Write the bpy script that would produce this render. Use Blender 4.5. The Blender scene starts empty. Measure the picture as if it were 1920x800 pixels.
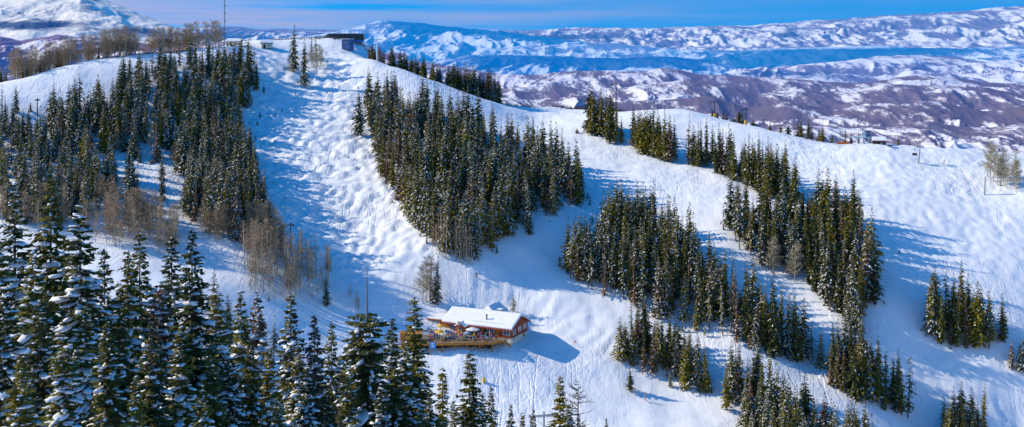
import bpy, bmesh, math, random
import numpy as np
from mathutils import Vector, Matrix

S = bpy.context.scene
COL = S.collection
F, HY, CX = 2300.0, 70.0, 960.0          # focal length in photo pixels, eye-level row, centre column
R = math.radians
rng = np.random.default_rng(11)
random.seed(5)

# ------------------------------------------------------------------ helpers
def P(px, py, Y):
    return ((px-CX)/F*Y, Y, -(py-HY)/F*Y)

def mesh_from(name, verts, faces, mats, midx=None, smooth=False):
    """verts (n,3), faces: array (m,k) or list of index lists"""
    me = bpy.data.meshes.new(name)
    verts = np.asarray(verts, dtype=np.float32)
    if isinstance(faces, np.ndarray):
        m, k = faces.shape
        me.vertices.add(len(verts)); me.vertices.foreach_set('co', verts.ravel())
        me.loops.add(m*k); me.loops.foreach_set('vertex_index', faces.astype(np.int32).ravel())
        me.polygons.add(m); me.polygons.foreach_set('loop_start', np.arange(0, m*k, k, dtype=np.int32))
        me.polygons.foreach_set('loop_total', np.full(m, k, dtype=np.int32))
        if midx is not None: me.polygons.foreach_set('material_index', np.asarray(midx, dtype=np.int32))
        me.update(calc_edges=True); me.validate()
    else:
        me.from_pydata([tuple(v) for v in verts], [], [list(f) for f in faces])
        if midx is not None:
            for p, i in zip(me.polygons, midx): p.material_index = int(i)
        me.update()
    for m_ in (mats if isinstance(mats, (list, tuple)) else [mats]): me.materials.append(m_)
    if smooth: me.polygons.foreach_set('use_smooth', np.ones(len(me.polygons), dtype=bool))
    return me

def link(name, me, parent=None, loc=(0,0,0), rz=0.0, scale=None):
    o = bpy.data.objects.new(name, me); COL.objects.link(o)
    o.location = loc; o.rotation_euler = (0,0,rz)
    if scale is not None: o.scale = scale
    if parent is not None: o.parent = parent
    return o

def tag(o, label=None, cat=None, group=None, kind=None):
    if label: o['label'] = label
    if cat: o['category'] = cat
    if group: o['group'] = group
    if kind: o['kind'] = kind
    return o

def thing(name, label, cat, loc=(0,0,0), rz=0.0, group=None, scale=None):
    o = link(name, None, None, loc, rz, scale); o.empty_display_size = 0.5
    return tag(o, label, cat, group)

class MB:
    """collects simple shapes into one mesh"""
    def __init__(self): self.v=[]; self.f=[]; self.mi=[]; self.m=0
    def add(self, vs, fs):
        b=len(self.v); self.v += [tuple(v) for v in vs]
        self.f += [[b+i for i in f] for f in fs]; self.mi += [self.m]*len(fs); return self
    def box(self, c, s, rz=0.0, rx=0.0, ry=0.0):
        M = Matrix.Translation(c) @ Matrix.Rotation(rz,4,'Z') @ Matrix.Rotation(ry,4,'Y') @ Matrix.Rotation(rx,4,'X')
        h=[x/2 for x in s]
        vs=[M @ Vector((a*h[0],b*h[1],d*h[2])) for d in (-1,1) for b in (-1,1) for a in (-1,1)]
        return self.add(vs, [(0,2,3,1),(4,5,7,6),(0,1,5,4),(2,6,7,3),(0,4,6,2),(1,3,7,5)])
    def tube(self, p0, p1, r0, r1=None, n=8, cap=True):
        r1 = r0 if r1 is None else r1
        p0=Vector(p0); p1=Vector(p1); d=(p1-p0).normalized()
        a = d.orthogonal().normalized(); b=d.cross(a)
        vs=[p0+(a*math.cos(t)+b*math.sin(t))*r0 for t in [2*math.pi*i/n for i in range(n)]]
        vs+=[p1+(a*math.cos(t)+b*math.sin(t))*r1 for t in [2*math.pi*i/n for i in range(n)]]
        fs=[(i,(i+1)%n,n+(i+1)%n,n+i) for i in range(n)]
        if cap: fs += [tuple(reversed(range(n))), tuple(range(n,2*n))]
        return self.add(vs, fs)
    def prism(self, poly, z0, z1):
        n=len(poly)
        vs=[(x,y,z0) for x,y in poly]+[(x,y,z1) for x,y in poly]
        fs=[(i,(i+1)%n,n+(i+1)%n,n+i) for i in range(n)]+[tuple(reversed(range(n))),tuple(range(n,2*n))]
        return self.add(vs,fs)
    def extrude_x(self, prof, x0, x1):
        """profile in (y,z) swept along x"""
        n=len(prof)
        vs=[(x0,y,z) for y,z in prof]+[(x1,y,z) for y,z in prof]
        fs=[(i,(i+1)%n,n+(i+1)%n,n+i) for i in range(n)]+[tuple(reversed(range(n))),tuple(range(n,2*n))]
        return self.add(vs,fs)
    def lathe(self, prof, c=(0,0,0), n=12):
        vs=[]; fs=[]
        for r,z in prof:
            for i in range(n):
                t=2*math.pi*i/n; vs.append((c[0]+r*math.cos(t), c[1]+r*math.sin(t), c[2]+z))
        for k in range(len(prof)-1):
            for i in range(n):
                fs.append((k*n+i,k*n+(i+1)%n,(k+1)*n+(i+1)%n,(k+1)*n+i))
        return self.add(vs,fs)
    def mesh(self, name, mats, smooth=False):
        me = mesh_from(name, self.v, self.f, mats, self.mi, smooth)
        bm = bmesh.new(); bm.from_mesh(me); bmesh.ops.recalc_face_normals(bm, faces=bm.faces); bm.to_mesh(me); bm.free()
        return me
    def build(self, name, mats, parent=None, loc=(0,0,0), rz=0.0, smooth=False, bevel=0):
        o = link(name, self.mesh(name, mats, smooth), parent, loc, rz)
        if bevel:
            m = o.modifiers.new('b','BEVEL'); m.width=bevel; m.segments=2; m.limit_method='ANGLE'
        return o

# ------------------------------------------------------------------ noise
_perm = np.random.default_rng(3).permutation(512).astype(np.int64)
def perlin(x, y, seed=0):
    xi=np.floor(x).astype(np.int64); yi=np.floor(y).astype(np.int64); xf=x-xi; yf=y-yi
    u=xf*xf*xf*(xf*(xf*6-15)+10); v=yf*yf*yf*(yf*(yf*6-15)+10)
    def g(ix,iy,dx,dy):
        h=_perm[(_perm[(ix+seed*57)&511]+iy+seed*131)&511]
        a=h*(2*math.pi/512*37.0); return np.cos(a)*dx+np.sin(a)*dy
    n0=g(xi,yi,xf,yf)*(1-u)+g(xi+1,yi,xf-1,yf)*u
    n1=g(xi,yi+1,xf,yf-1)*(1-u)+g(xi+1,yi+1,xf-1,yf-1)*u
    return (n0*(1-v)+n1*v)*1.5
def fbm(x,y,seed=0,o=5,lac=2.03,gain=.5):
    s=0; a=1
    for i in range(o): s=s+a*perlin(x,y,seed+i); x=x*lac; y=y*lac; a*=gain
    return s
def ridged(x,y,seed=0,o=5,gain=.55):
    s=0; a=1; w=1
    for i in range(o):
        n=1-np.abs(perlin(x,y,seed+i)); n=n*n*w; s=s+a*n; w=np.clip(n*1.6,0,1); x=x*2.07; y=y*2.07; a*=gain
    return s

# ------------------------------------------------------------------ materials
def nt(name):
    m=bpy.data.materials.new(name); m.use_nodes=True; t=m.node_tree; t.nodes.clear()
    return m,t,t.nodes,t.links
def N(ns,kind,**kw):
    n=ns.new(kind)
    for k,v in kw.items():
        if k in n.inputs: n.inputs[k].default_value=v
        else: setattr(n,k,v)
    return n
def ramp(ns, pts, interp='LINEAR'):
    n=ns.new('ShaderNodeValToRGB'); n.color_ramp.interpolation=interp; e=n.color_ramp.elements
    while len(e)<len(pts): e.new(.5)
    for i,(p,c) in enumerate(pts): e[i].position=p; e[i].color=(c if len(c)==4 else (*c,1))
    return n
def simple(name, col, rough=.8, var=.25, scale=3.0, metal=0.0, bump=0.0, stretch=None, spec=0.3):
    """base colour broken up by noise"""
    m,t,ns,L=nt(name)
    out=N(ns,'ShaderNodeOutputMaterial'); b=N(ns,'ShaderNodeBsdfPrincipled'); L.new(b.outputs[0],out.inputs[0])
    tc=N(ns,'ShaderNodeTexCoord'); mp=N(ns,'ShaderNodeMapping'); L.new(tc.outputs['Object'],mp.inputs[0])
    if stretch: mp.inputs['Scale'].default_value=stretch
    no=N(ns,'ShaderNodeTexNoise'); no.inputs['Scale'].default_value=scale; no.inputs['Detail'].default_value=5
    L.new(mp.outputs[0],no.inputs['Vector'])
    c=np.array(col); lo=np.clip(c*(1-var),0,1); hi=np.clip(c*(1+var),0,1)
    r=ramp(ns,[(.3,tuple(lo)),(.7,tuple(hi))]); L.new(no.outputs[0],r.inputs[0]); L.new(r.outputs[0],b.inputs['Base Color'])
    b.inputs['Roughness'].default_value=rough; b.inputs['Metallic'].default_value=metal; b.inputs['Specular IOR Level'].default_value=spec
    if bump:
        bp=N(ns,'ShaderNodeBump'); bp.inputs['Strength'].default_value=.6; bp.inputs['Distance'].default_value=bump
        L.new(no.outputs[0],bp.inputs['Height']); L.new(bp.outputs[0],b.inputs['Normal'])
    return m

# ------------------------------------------------------------------ camera, sky, sun
cam=bpy.data.cameras.new('camera'); camo=bpy.data.objects.new('camera',cam); COL.objects.link(camo)
camo.location=(0,0,0); camo.rotation_euler=(R(90),0,0)
cam.sensor_width=36; cam.lens=36*F/1920; cam.shift_y=-(400-HY)/1920; cam.clip_start=.5; cam.clip_end=120000
S.camera=camo
S.view_settings.view_transform='Standard'; S.view_settings.look='None'; S.view_settings.exposure=0; S.view_settings.gamma=1
try:
    S.cycles.max_bounces=4; S.cycles.diffuse_bounces=1; S.cycles.transparent_max_bounces=4
except Exception: pass

SUN_AZ, SUN_EL = R(-80), R(31)      # azimuth from +Y (view direction) clockwise; -80 = from the left, a touch ahead
sd=Vector((math.sin(SUN_AZ)*math.cos(SUN_EL), math.cos(SUN_AZ)*math.cos(SUN_EL), math.sin(SUN_EL)))
sun=bpy.data.lights.new('sun','SUN'); suno=bpy.data.objects.new('sun',sun); COL.objects.link(suno)
sun.energy=5.0; sun.angle=R(.5); sun.color=(1.0,.88,.68)
suno.rotation_euler=sd.to_track_quat('Z','Y').to_euler()

w=bpy.data.worlds.new('World'); S.world=w; w.use_nodes=True
t=w.node_tree; t.nodes.clear(); ns=t.nodes; L=t.links
out=N(ns,'ShaderNodeOutputWorld'); bg=N(ns,'ShaderNodeBackground'); L.new(bg.outputs[0],out.inputs[0])
sky=N(ns,'ShaderNodeTexSky'); sky.sky_type='NISHITA'; sky.sun_disc=False
sky.sun_elevation=SUN_EL; sky.sun_rotation=SUN_AZ; sky.altitude=3000; sky.air_density=1.0; sky.dust_density=0.2; sky.ozone_density=3.0
tc=N(ns,'ShaderNodeTexCoord'); sx=N(ns,'ShaderNodeSeparateXYZ'); L.new(tc.outputs['Generated'],sx.inputs[0])
# the air close to the horizon is a deeper blue than the model gives at this height: look up a little higher in the sky
mz=N(ns,'ShaderNodeMath',operation='MULTIPLY_ADD'); L.new(sx.outputs[2],mz.inputs[0]); mz.inputs[1].default_value=.2; mz.inputs[2].default_value=.15
cx=N(ns,'ShaderNodeCombineXYZ'); L.new(sx.outputs[0],cx.inputs[0]); L.new(sx.outputs[1],cx.inputs[1]); L.new(mz.outputs[0],cx.inputs[2])
nm=N(ns,'ShaderNodeVectorMath',operation='NORMALIZE'); L.new(cx.outputs[0],nm.inputs[0]); L.new(nm.outputs[0],sky.inputs[0])
mul=N(ns,'ShaderNodeMix',data_type='RGBA',blend_type='MULTIPLY'); mul.inputs[0].default_value=1
L.new(sky.outputs[0],mul.inputs[6]); mul.inputs[7].default_value=(.07,.90,1.40,1)
# thin pale streaks of high cloud
mp=N(ns,'ShaderNodeMapping'); mp.inputs['Scale'].default_value=(3.0,3.0,60.0); L.new(tc.outputs['Generated'],mp.inputs[0])
no=N(ns,'ShaderNodeTexNoise'); no.inputs['Scale'].default_value=1.3; no.inputs['Detail'].default_value=5; no.inputs['Roughness'].default_value=.55; L.new(mp.outputs[0],no.inputs['Vector'])
rp=ramp(ns,[(.34,(0,0,0)),(.68,(1,1,1))]); L.new(no.outputs[0],rp.inputs[0])
lf=N(ns,'ShaderNodeMapRange'); lf.inputs[1].default_value=.25; lf.inputs[2].default_value=-.3; lf.inputs[3].default_value=.10; lf.inputs[4].default_value=.9; L.new(sx.outputs[0],lf.inputs[0])
hf=N(ns,'ShaderNodeMapRange'); hf.inputs[1].default_value=.35; hf.inputs[2].default_value=.05; L.new(sx.outputs[2],hf.inputs[0])
m1=N(ns,'ShaderNodeMath',operation='MULTIPLY'); L.new(rp.outputs[0],m1.inputs[0]); L.new(lf.outputs[0],m1.inputs[1])
m2=N(ns,'ShaderNodeMath',operation='MULTIPLY'); L.new(m1.outputs[0],m2.inputs[0]); L.new(hf.outputs[0],m2.inputs[1])
mixc=N(ns,'ShaderNodeMix',data_type='RGBA'); L.new(m2.outputs[0],mixc.inputs[0]); L.new(mul.outputs[2],mixc.inputs[6]); mixc.inputs[7].default_value=(4.2,3.9,5.6,1)
L.new(mixc.outputs[2],bg.inputs[0]); bg.inputs[1].default_value=.118
# ------------------------------------------------------------------ the ski mountain (one height field)
CP=[]   # world control points
def cp(*rows):
    for px,py,Y in rows: CP.append(P(px,py,Y))
# left hill: skyline, face, bench
cp((-120,190,530),(0,160,540),(130,125,560),(250,106,575),(330,98,590),(420,92,600),(500,92,615),(590,92,625),(640,96,625))
cp((-120,300,480),(0,250,500),(100,250,510),(250,300,490),(120,340,462),(0,360,450),(300,240,520),(420,240,535),(450,330,488),(300,400,440),(400,440,425),(470,440,430),(100,430,420),(400,490,410),(250,480,405),(470,520,402),(350,560,385),(150,540,390),(-100,500,400))
# mogul run
cp((550,130,597),(550,200,560),(520,260,525),(580,300,508),(560,370,470),(620,400,462),(680,500,428),(560,460,435),(720,550,415),(650,300,508),(640,200,560),(640,140,595),(700,400,462))
# spine and the middle stand
cp((700,112,608),(760,132,597),(830,160,590),(935,194,590),(720,180,572),(720,290,512),(790,230,545),(850,300,500),(850,400,455),(800,460,434),(880,490,428),(900,250,545),(960,320,500),(930,400,457),(1000,400,460),(1000,300,522),(1060,400,462),(1080,330,500))
# gully
cp((930,492,430),(960,505,430),(1050,482,438),(1110,432,457),(1140,395,474))
# broad run and skyline to the east
cp((1020,203,600),(1100,206,600),(1200,208,592),(1290,210,582),(1350,222,570),(1420,240,560),(1480,254,545),(1560,268,537),(1640,272,532),(1730,278,530),(1830,282,530),(1920,290,530),(2050,300,530))
cp((1000,225,580),(1100,250,550),(1150,330,500),(1250,330,500),(1340,380,472),(1200,280,530),(1300,290,525),(1400,330,500),(1500,330,502),(1600,340,490),(1700,380,472),(1800,350,487),(1900,400,465),(2050,430,455))
cp((1600,430,452),(1700,480,437),(1850,480,440),(1920,520,430),(2050,560,425),(1680,560,416),(1650,610,407),(1750,640,405),(1850,660,402),(1920,690,398),(2050,720,396),(1750,720,392),(1850,780,385),(1720,795,382),(1920,800,386))
cp((1360,440,450),(1450,500,434),(1550,590,412),(1600,600,409),(1460,525,428),(1560,615,406))
cp((1050,525,425),(1150,575,415),(1200,590,411),(1330,630,401),(1450,690,388),(1560,750,377),(1650,795,373),(1180,410,466),(1300,450,450),(1430,560,420),(1520,680,396),(1250,520,426),(1400,600,406),(1600,680,394),(1680,760,383))
# lodge meadow and the floor of the valley
cp((850,530,422),(1000,570,417),(960,647,393),(1010,628,404),(870,661,386),(800,661,387),(720,655,388),(1080,650,397),(800,600,408),(900,590,413),(650,600,402),(640,660,386),(1150,690,388),(950,720,378),(850,720,376),(1100,760,370),(1250,705,387),(1250,755,374),(1370,770,370),(1450,797,366),(950,795,362),(700,785,364),(560,640,385))
def wp(*rows):
    for r in rows: CP.append(r)
# beyond the crests: the mountain drops away
for px,Yc,zc in ((-150,540,-30),(0,540,-21),(130,560,-13),(250,575,-9),(330,590,-8)):
    x=(px-CX)/F*Yc; wp((x,Yc+35,zc-3),(x*1.05,Yc+90,zc-22),(x*1.1,Yc+200,zc-75),(x*1.2,Yc+420,zc-190))
for px,z1,Yt in ((430,-4.2,655),(520,-3.4,660),(600,-3.0,662),(680,-4.2,655)):
    x=(px-CX)/F*Yt; wp((x,Yt,z1),(x,Yt+60,z1-16),(x,Yt+170,z1-75),(x,Yt+400,z1-190))
for px,Yc,zc in ((740,600,-16),(830,590,-23),(935,590,-32),(1020,600,-35),(1100,600,-36),(1200,592,-36),(1290,582,-36),(1350,570,-38),(1480,545,-44),(1640,532,-47),(1830,530,-49),(2050,530,-53)):
    x=(px-CX)/F*Yc; wp((x*1.03,Yc+22,zc-6),(x*1.1,Yc+80,zc-36),(x*1.2,Yc+190,zc-95),(x*1.4,Yc+450,zc-230))
# the near hillside the photograph is taken from
for x in (-300,-150,-50,0,50,150,300):
    for Y in (0,40,90,140,190,240,285): wp((x, Y, -3-.372*Y-(4 if x>60 else 0)))
    if abs(x)<160: wp((x,325,-117))
for x,z in ((-420,-60),(-600,-70),(480,-75),(680,-95)):
    wp((x,430,z),(x,560,z+22),(x,800,z-90),(x,300,-105),(x,100,-40),(x,1000,-240))
CPa=np.array(CP); SC=120.0
def _phi(r2): return .5*r2*np.log(r2+1e-12)
def tps_fit(pts, lam):
    n=len(pts); X=pts[:,:2]/SC
    d2=((X[:,None]-X[None])**2).sum(-1); A=np.zeros((n+3,n+3)); A[:n,:n]=_phi(d2)+lam*np.eye(n)
    A[:n,n]=1; A[:n,n+1:]=X; A[n,:n]=1; A[n+1:,:n]=X.T
    b=np.zeros(n+3); b[:n]=pts[:,2]; return X, np.linalg.solve(A,b)
TX,TW=tps_fit(CPa,.0004)
def tps(x,y):
    sh=x.shape; q=np.stack([x.ravel(),y.ravel()],-1)/SC; o=np.empty(len(q)); n=len(TX)
    for i in range(0,len(q),20000):
        c=q[i:i+20000]; d2=((c[:,None]-TX[None])**2).sum(-1)
        o[i:i+20000]=_phi(d2)@TW[:n]+TW[n]+c@TW[n+1:]
    return o.reshape(sh)
# coarse spline grid, bilinear look-ups from it
gx0,gx1,gy0,gy1,gs=-760,800,0,1080,4.0
GX=np.arange(gx0,gx1+gs,gs); GY=np.arange(gy0,gy1+gs,gs)
GZ=tps(*np.meshgrid(GX,GY))
def ground(x,y):
    x=np.asarray(x,float); y=np.asarray(y,float)
    fx=np.clip((x-gx0)/gs,1,len(GX)-3.001); fy=np.clip((y-gy0)/gs,1,len(GY)-3.001)
    i=fx.astype(int); j=fy.astype(int); u=fx-i; v=fy-j
    def cr(p0,p1,p2,p3,t): return p1+.5*t*(p2-p0+t*(2*p0-5*p1+4*p2-p3+t*(3*(p1-p2)+p3-p0)))
    rows=[cr(GZ[j+k,i-1],GZ[j+k,i],GZ[j+k,i+1],GZ[j+k,i+2],u) for k in (-1,0,1,2)]
    return cr(*rows,v)
def hit(px,py,Y0=300.,Y1=760.):
    """where the ray through a photo pixel meets the mountain -> (x,Y,z) or None"""
    Ys=np.arange(Y0,Y1,.5); x=(px-CX)/F*Ys; z=-(py-HY)/F*Ys; g=ground(x,Ys)
    k=np.argmax(g>=z)
    return (x[k],Ys[k],g[k]) if g[k]>=z[k] else None
def gz(x,y): return float(ground(np.array([x]),np.array([y]))[0])

xs=np.concatenate([np.linspace(-740,-310,44)[:-1],np.arange(-310,330,1.0),np.linspace(330,780,46)])
ys=np.concatenate([np.arange(6,320,4.0),np.arange(320,400,.9),np.arange(400,665,1.0),np.arange(665,720,3.),np.linspace(720,1060,40)])
MX,MY=np.meshgrid(xs,ys); MZ=ground(MX,MY)
PXX=CX+F*MX/MY; PYY=HY-F*MZ/MY                      # where each vertex is seen, used once to lay out the runs
def soft_poly(poly, PX, PY, feather):
    """1 inside the polygon, fading out over feather pixels"""
    poly=np.array(poly,float); inside=np.zeros(PX.shape,bool); dist=np.full(PX.shape,1e9)
    for (x1,y1),(x2,y2) in zip(poly,np.roll(poly,-1,0)):
        c=((y1>PY)!=(y2>PY))&(PX<(x2-x1)*(PY-y1)/((y2-y1) if y2!=y1 else 1e-9)+x1); inside^=c
        t=np.clip(((PX-x1)*(x2-x1)+(PY-y1)*(y2-y1))/((x2-x1)**2+(y2-y1)**2),0,1)
        dist=np.minimum(dist,np.hypot(PX-x1-t*(x2-x1),PY-y1-t*(y2-y1)))
    return np.where(inside,1,np.clip(1-dist/feather,0,1))
mog=soft_poly([(500,130),(640,130),(690,270),(800,470),(640,500),(540,430),(480,280)],PXX,PYY,50)
bowl=soft_poly([(1500,290),(1920,300),(1920,520),(1700,440),(1620,380)],PXX,PYY,60)
run2=soft_poly([(1010,230),(1290,330),(1340,390),(1160,330)],PXX,PYY,50)
mead=soft_poly([(860,520),(1000,555),(1150,610),(1160,660),(1010,610)],PXX,PYY,40)
low=soft_poly([(1640,640),(1920,700),(1920,800),(1750,800),(1680,720)],PXX,PYY,40)
groom=soft_poly([(380,480),(640,500),(800,560),(640,580),(420,520)],PXX,PYY,40)
wx=fbm(MX/14,MY/14,70,2)*2.2; wy=fbm(MX/14+9,MY/14,71,2)*2.2
m1=np.abs(perlin((MX+wx)/6.0,(MY+wy)/7.6,21)); m2=np.abs(perlin((MX-wy)/3.8,(MY+wx)/4.8,22))
mogul=(np.sqrt(m1+.004)*1.7+np.sqrt(m2+.004)*.9)-1.25
chop=fbm(MX/2.6,MY/3.6,33,3)
D = mog*mogul*1.0 + bowl*(mogul*.22+chop*.20) + run2*chop*.10 + mead*(mogul*.42+chop*.1)+low*(mogul*.30+chop*.16)
D += (1-.8*groom)*(fbm(MX/30,MY/30,40,3)*.8*np.clip(1-mog,0,1) + chop*.07 + fbm(MX/9,MY/9,44,3)*.16)
D *= np.clip((MY-300)/60,0,1)
MZ2=MZ+D
nx,ny=len(xs),len(ys)
idx=np.arange(nx*ny).reshape(ny,nx)
quads=np.stack([idx[:-1,:-1],idx[:-1,1:],idx[1:,1:],idx[1:,:-1]],-1).reshape(-1,4)

def snow_material():
    m,t,ns,L=nt('snow_ground')
    out=N(ns,'ShaderNodeOutputMaterial'); b=N(ns,'ShaderNodeBsdfPrincipled'); L.new(b.outputs[0],out.inputs[0])
    b.inputs['Roughness'].default_value=.65; b.inputs['Specular IOR Level'].default_value=.2
    tc=N(ns,'ShaderNodeTexCoord')
    n1=N(ns,'ShaderNodeTexNoise'); n1.inputs['Scale'].default_value=.035; n1.inputs['Detail'].default_value=6; L.new(tc.outputs['Object'],n1.inputs['Vector'])
    r=ramp(ns,[(.35,(.86,.88,.91)),(.65,(.92,.925,.94))]); L.new(n1.outputs[0],r.inputs[0]); L.new(r.outputs[0],b.inputs['Base Color'])
    # ski tracks and chopped snow: two stretched noises and a fine one
    def nz(scale,rot,st,det=4,rough=.6,dist=0.):
        mp=N(ns,'ShaderNodeMapping'); mp.inputs['Rotation'].default_value=(0,0,R(rot)); mp.inputs['Scale'].default_value=st; L.new(tc.outputs['Object'],mp.inputs[0])
        n=N(ns,'ShaderNodeTexNoise'); n.inputs['Scale'].default_value=scale; n.inputs['Detail'].default_value=det; n.inputs['Roughness'].default_value=rough; n.inputs['Distortion'].default_value=dist
        L.new(mp.outputs[0],n.inputs['Vector']); return n
    def math_(op,x,y=None,z=None):
        n=N(ns,'ShaderNodeMath',operation=op)
        for i,v in enumerate((x,y,z)):
            if v is None: continue
            if hasattr(v,'links'): L.new(v,n.inputs[i])
            else: n.inputs[i].default_value=v
        return n.outputs[0]
    def tracks(scale,rot,st,width):
        """thin meandering grooves where a stretched noise crosses its middle value"""
        n=nz(scale,rot,st,2,.45,.5).outputs[0]
        return math_('SUBTRACT',1.0,math_('MINIMUM',math_('DIVIDE',math_('ABSOLUTE',math_('SUBTRACT',n,.5)),width),1.0))
    h=math_('MULTIPLY',tracks(.22,34,(1,.34,.2),.03),-.15)
    h=math_('MULTIPLY_ADD',tracks(.25,-42,(1,.38,.2),.03),-.15,h)
    h=math_('MULTIPLY_ADD',tracks(.16,62,(1,.16,.2),.02),-.3,h)
    h=math_('MULTIPLY_ADD',tracks(.12,-8,(1,.22,.2),.016),-.36,h)
    msk=N(ns,'ShaderNodeMapRange'); L.new(nz(.022,0,(1,1,1),3,.5).outputs[0],msk.inputs[0]); msk.inputs[1].default_value=.40; msk.inputs[2].default_value=.62; msk.inputs[3].default_value=.12; msk.inputs[4].default_value=1.0
    fine=nz(.55,0,(1,.7,1),5,.62,.2).outputs[0]; big=nz(.09,15,(1,.6,1),4,.55).outputs[0]
    hh=math_('MULTIPLY_ADD',fine,1.5,h); hh=math_('MULTIPLY',hh,msk.outputs[0]); hh=math_('MULTIPLY_ADD',big,1.5,hh)
    bp=N(ns,'ShaderNodeBump'); bp.inputs['Strength'].default_value=1; bp.inputs['Distance'].default_value=.30; L.new(hh,bp.inputs['Height']); L.new(bp.outputs[0],b.inputs['Normal'])
    return m
MAT_SNOW=snow_material()
me=mesh_from('snowy_mountain_slope',np.stack([MX,MY,MZ2],-1).reshape(-1,3),quads,MAT_SNOW,smooth=True)
terrain=link('snowy_mountain_slope',me); tag(terrain,kind='structure')
# ------------------------------------------------------------------ far hills
def hill_material(name, snow, brush, wood, brush_amt, wood_amt, haze, hazecol, scale, streak=1.0, warm=(1,1,1)):
    m,t,ns,L=nt(name)
    out=N(ns,'ShaderNodeOutputMaterial'); b=N(ns,'ShaderNodeBsdfDiffuse')
    tc=N(ns,'ShaderNodeTexCoord'); geo=N(ns,'ShaderNodeNewGeometry')
    at=N(ns,'ShaderNodeAttribute'); at.attribute_name='wood'; at2=N(ns,'ShaderNodeAttribute'); at2.attribute_name='brush'
    def nz(sc,det,ro,st=(1,1,1),dist=0.):
        mp=N(ns,'ShaderNodeMapping'); mp.inputs['Scale'].default_value=st; L.new(tc.outputs['Object'],mp.inputs[0])
        n=N(ns,'ShaderNodeTexNoise'); n.inputs['Scale'].default_value=sc; n.inputs['Detail'].default_value=det; n.inputs['Roughness'].default_value=ro; n.inputs['Distortion'].default_value=dist
        L.new(mp.outputs[0],n.inputs['Vector']); return n
    n1=nz(1.0/(scale*1.0),10,.72,(1,.16,1.3),.7); n2=nz(1.0/(scale*.09),6,.8,(1,.13,1.3),.5)
    ad=N(ns,'ShaderNodeMath',operation='MULTIPLY_ADD'); L.new(n2.outputs[0],ad.inputs[0]); ad.inputs[1].default_value=1.45; L.new(n1.outputs[0],ad.inputs[2])
    ad2=N(ns,'ShaderNodeMath',operation='MULTIPLY_ADD'); L.new(at2.outputs['Fac'],ad2.inputs[0]); ad2.inputs[1].default_value=.55*streak; L.new(ad.outputs[0],ad2.inputs[2])
    mr=N(ns,'ShaderNodeMapRange'); L.new(ad2.outputs[0],mr.inputs[0]); c0=1.53-brush_amt*.6; mr.inputs[1].default_value=c0-.12; mr.inputs[2].default_value=c0+.12
    mx=N(ns,'ShaderNodeMix',data_type='RGBA'); L.new(mr.outputs[0],mx.inputs[0]); mx.inputs[6].default_value=(*snow,1); mx.inputs[7].default_value=(*brush,1)
    n3=nz(1.0/(scale*.5),8,.7)
    wd=N(ns,'ShaderNodeMath',operation='MULTIPLY_ADD'); L.new(n3.outputs[0],wd.inputs[0]); wd.inputs[1].default_value=1.7; L.new(at.outputs['Fac'],wd.inputs[2])
    mr2=N(ns,'ShaderNodeMapRange'); L.new(wd.outputs[0],mr2.inputs[0]); mr2.inputs[1].default_value=1.28-wood_amt; mr2.inputs[2].default_value=1.75-wood_amt; mr2.inputs[4].default_value=.93
    mx2=N(ns,'ShaderNodeMix',data_type='RGBA'); L.new(mr2.outputs[0],mx2.inputs[0]); L.new(mx.outputs[2],mx2.inputs[6]); mx2.inputs[7].default_value=(*wood,1)
    L.new(mx2.outputs[2],b.inputs[0])
    em=N(ns,'ShaderNodeEmission'); em.inputs[0].default_value=(*hazecol,1); em.inputs[1].default_value=1  # distance haze painted into the surface as a flat blue glow
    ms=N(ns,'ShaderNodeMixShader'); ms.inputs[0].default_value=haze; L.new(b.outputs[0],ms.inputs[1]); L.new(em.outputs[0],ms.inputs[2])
    L.new(ms.outputs[0],out.inputs[0]); return m

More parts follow.
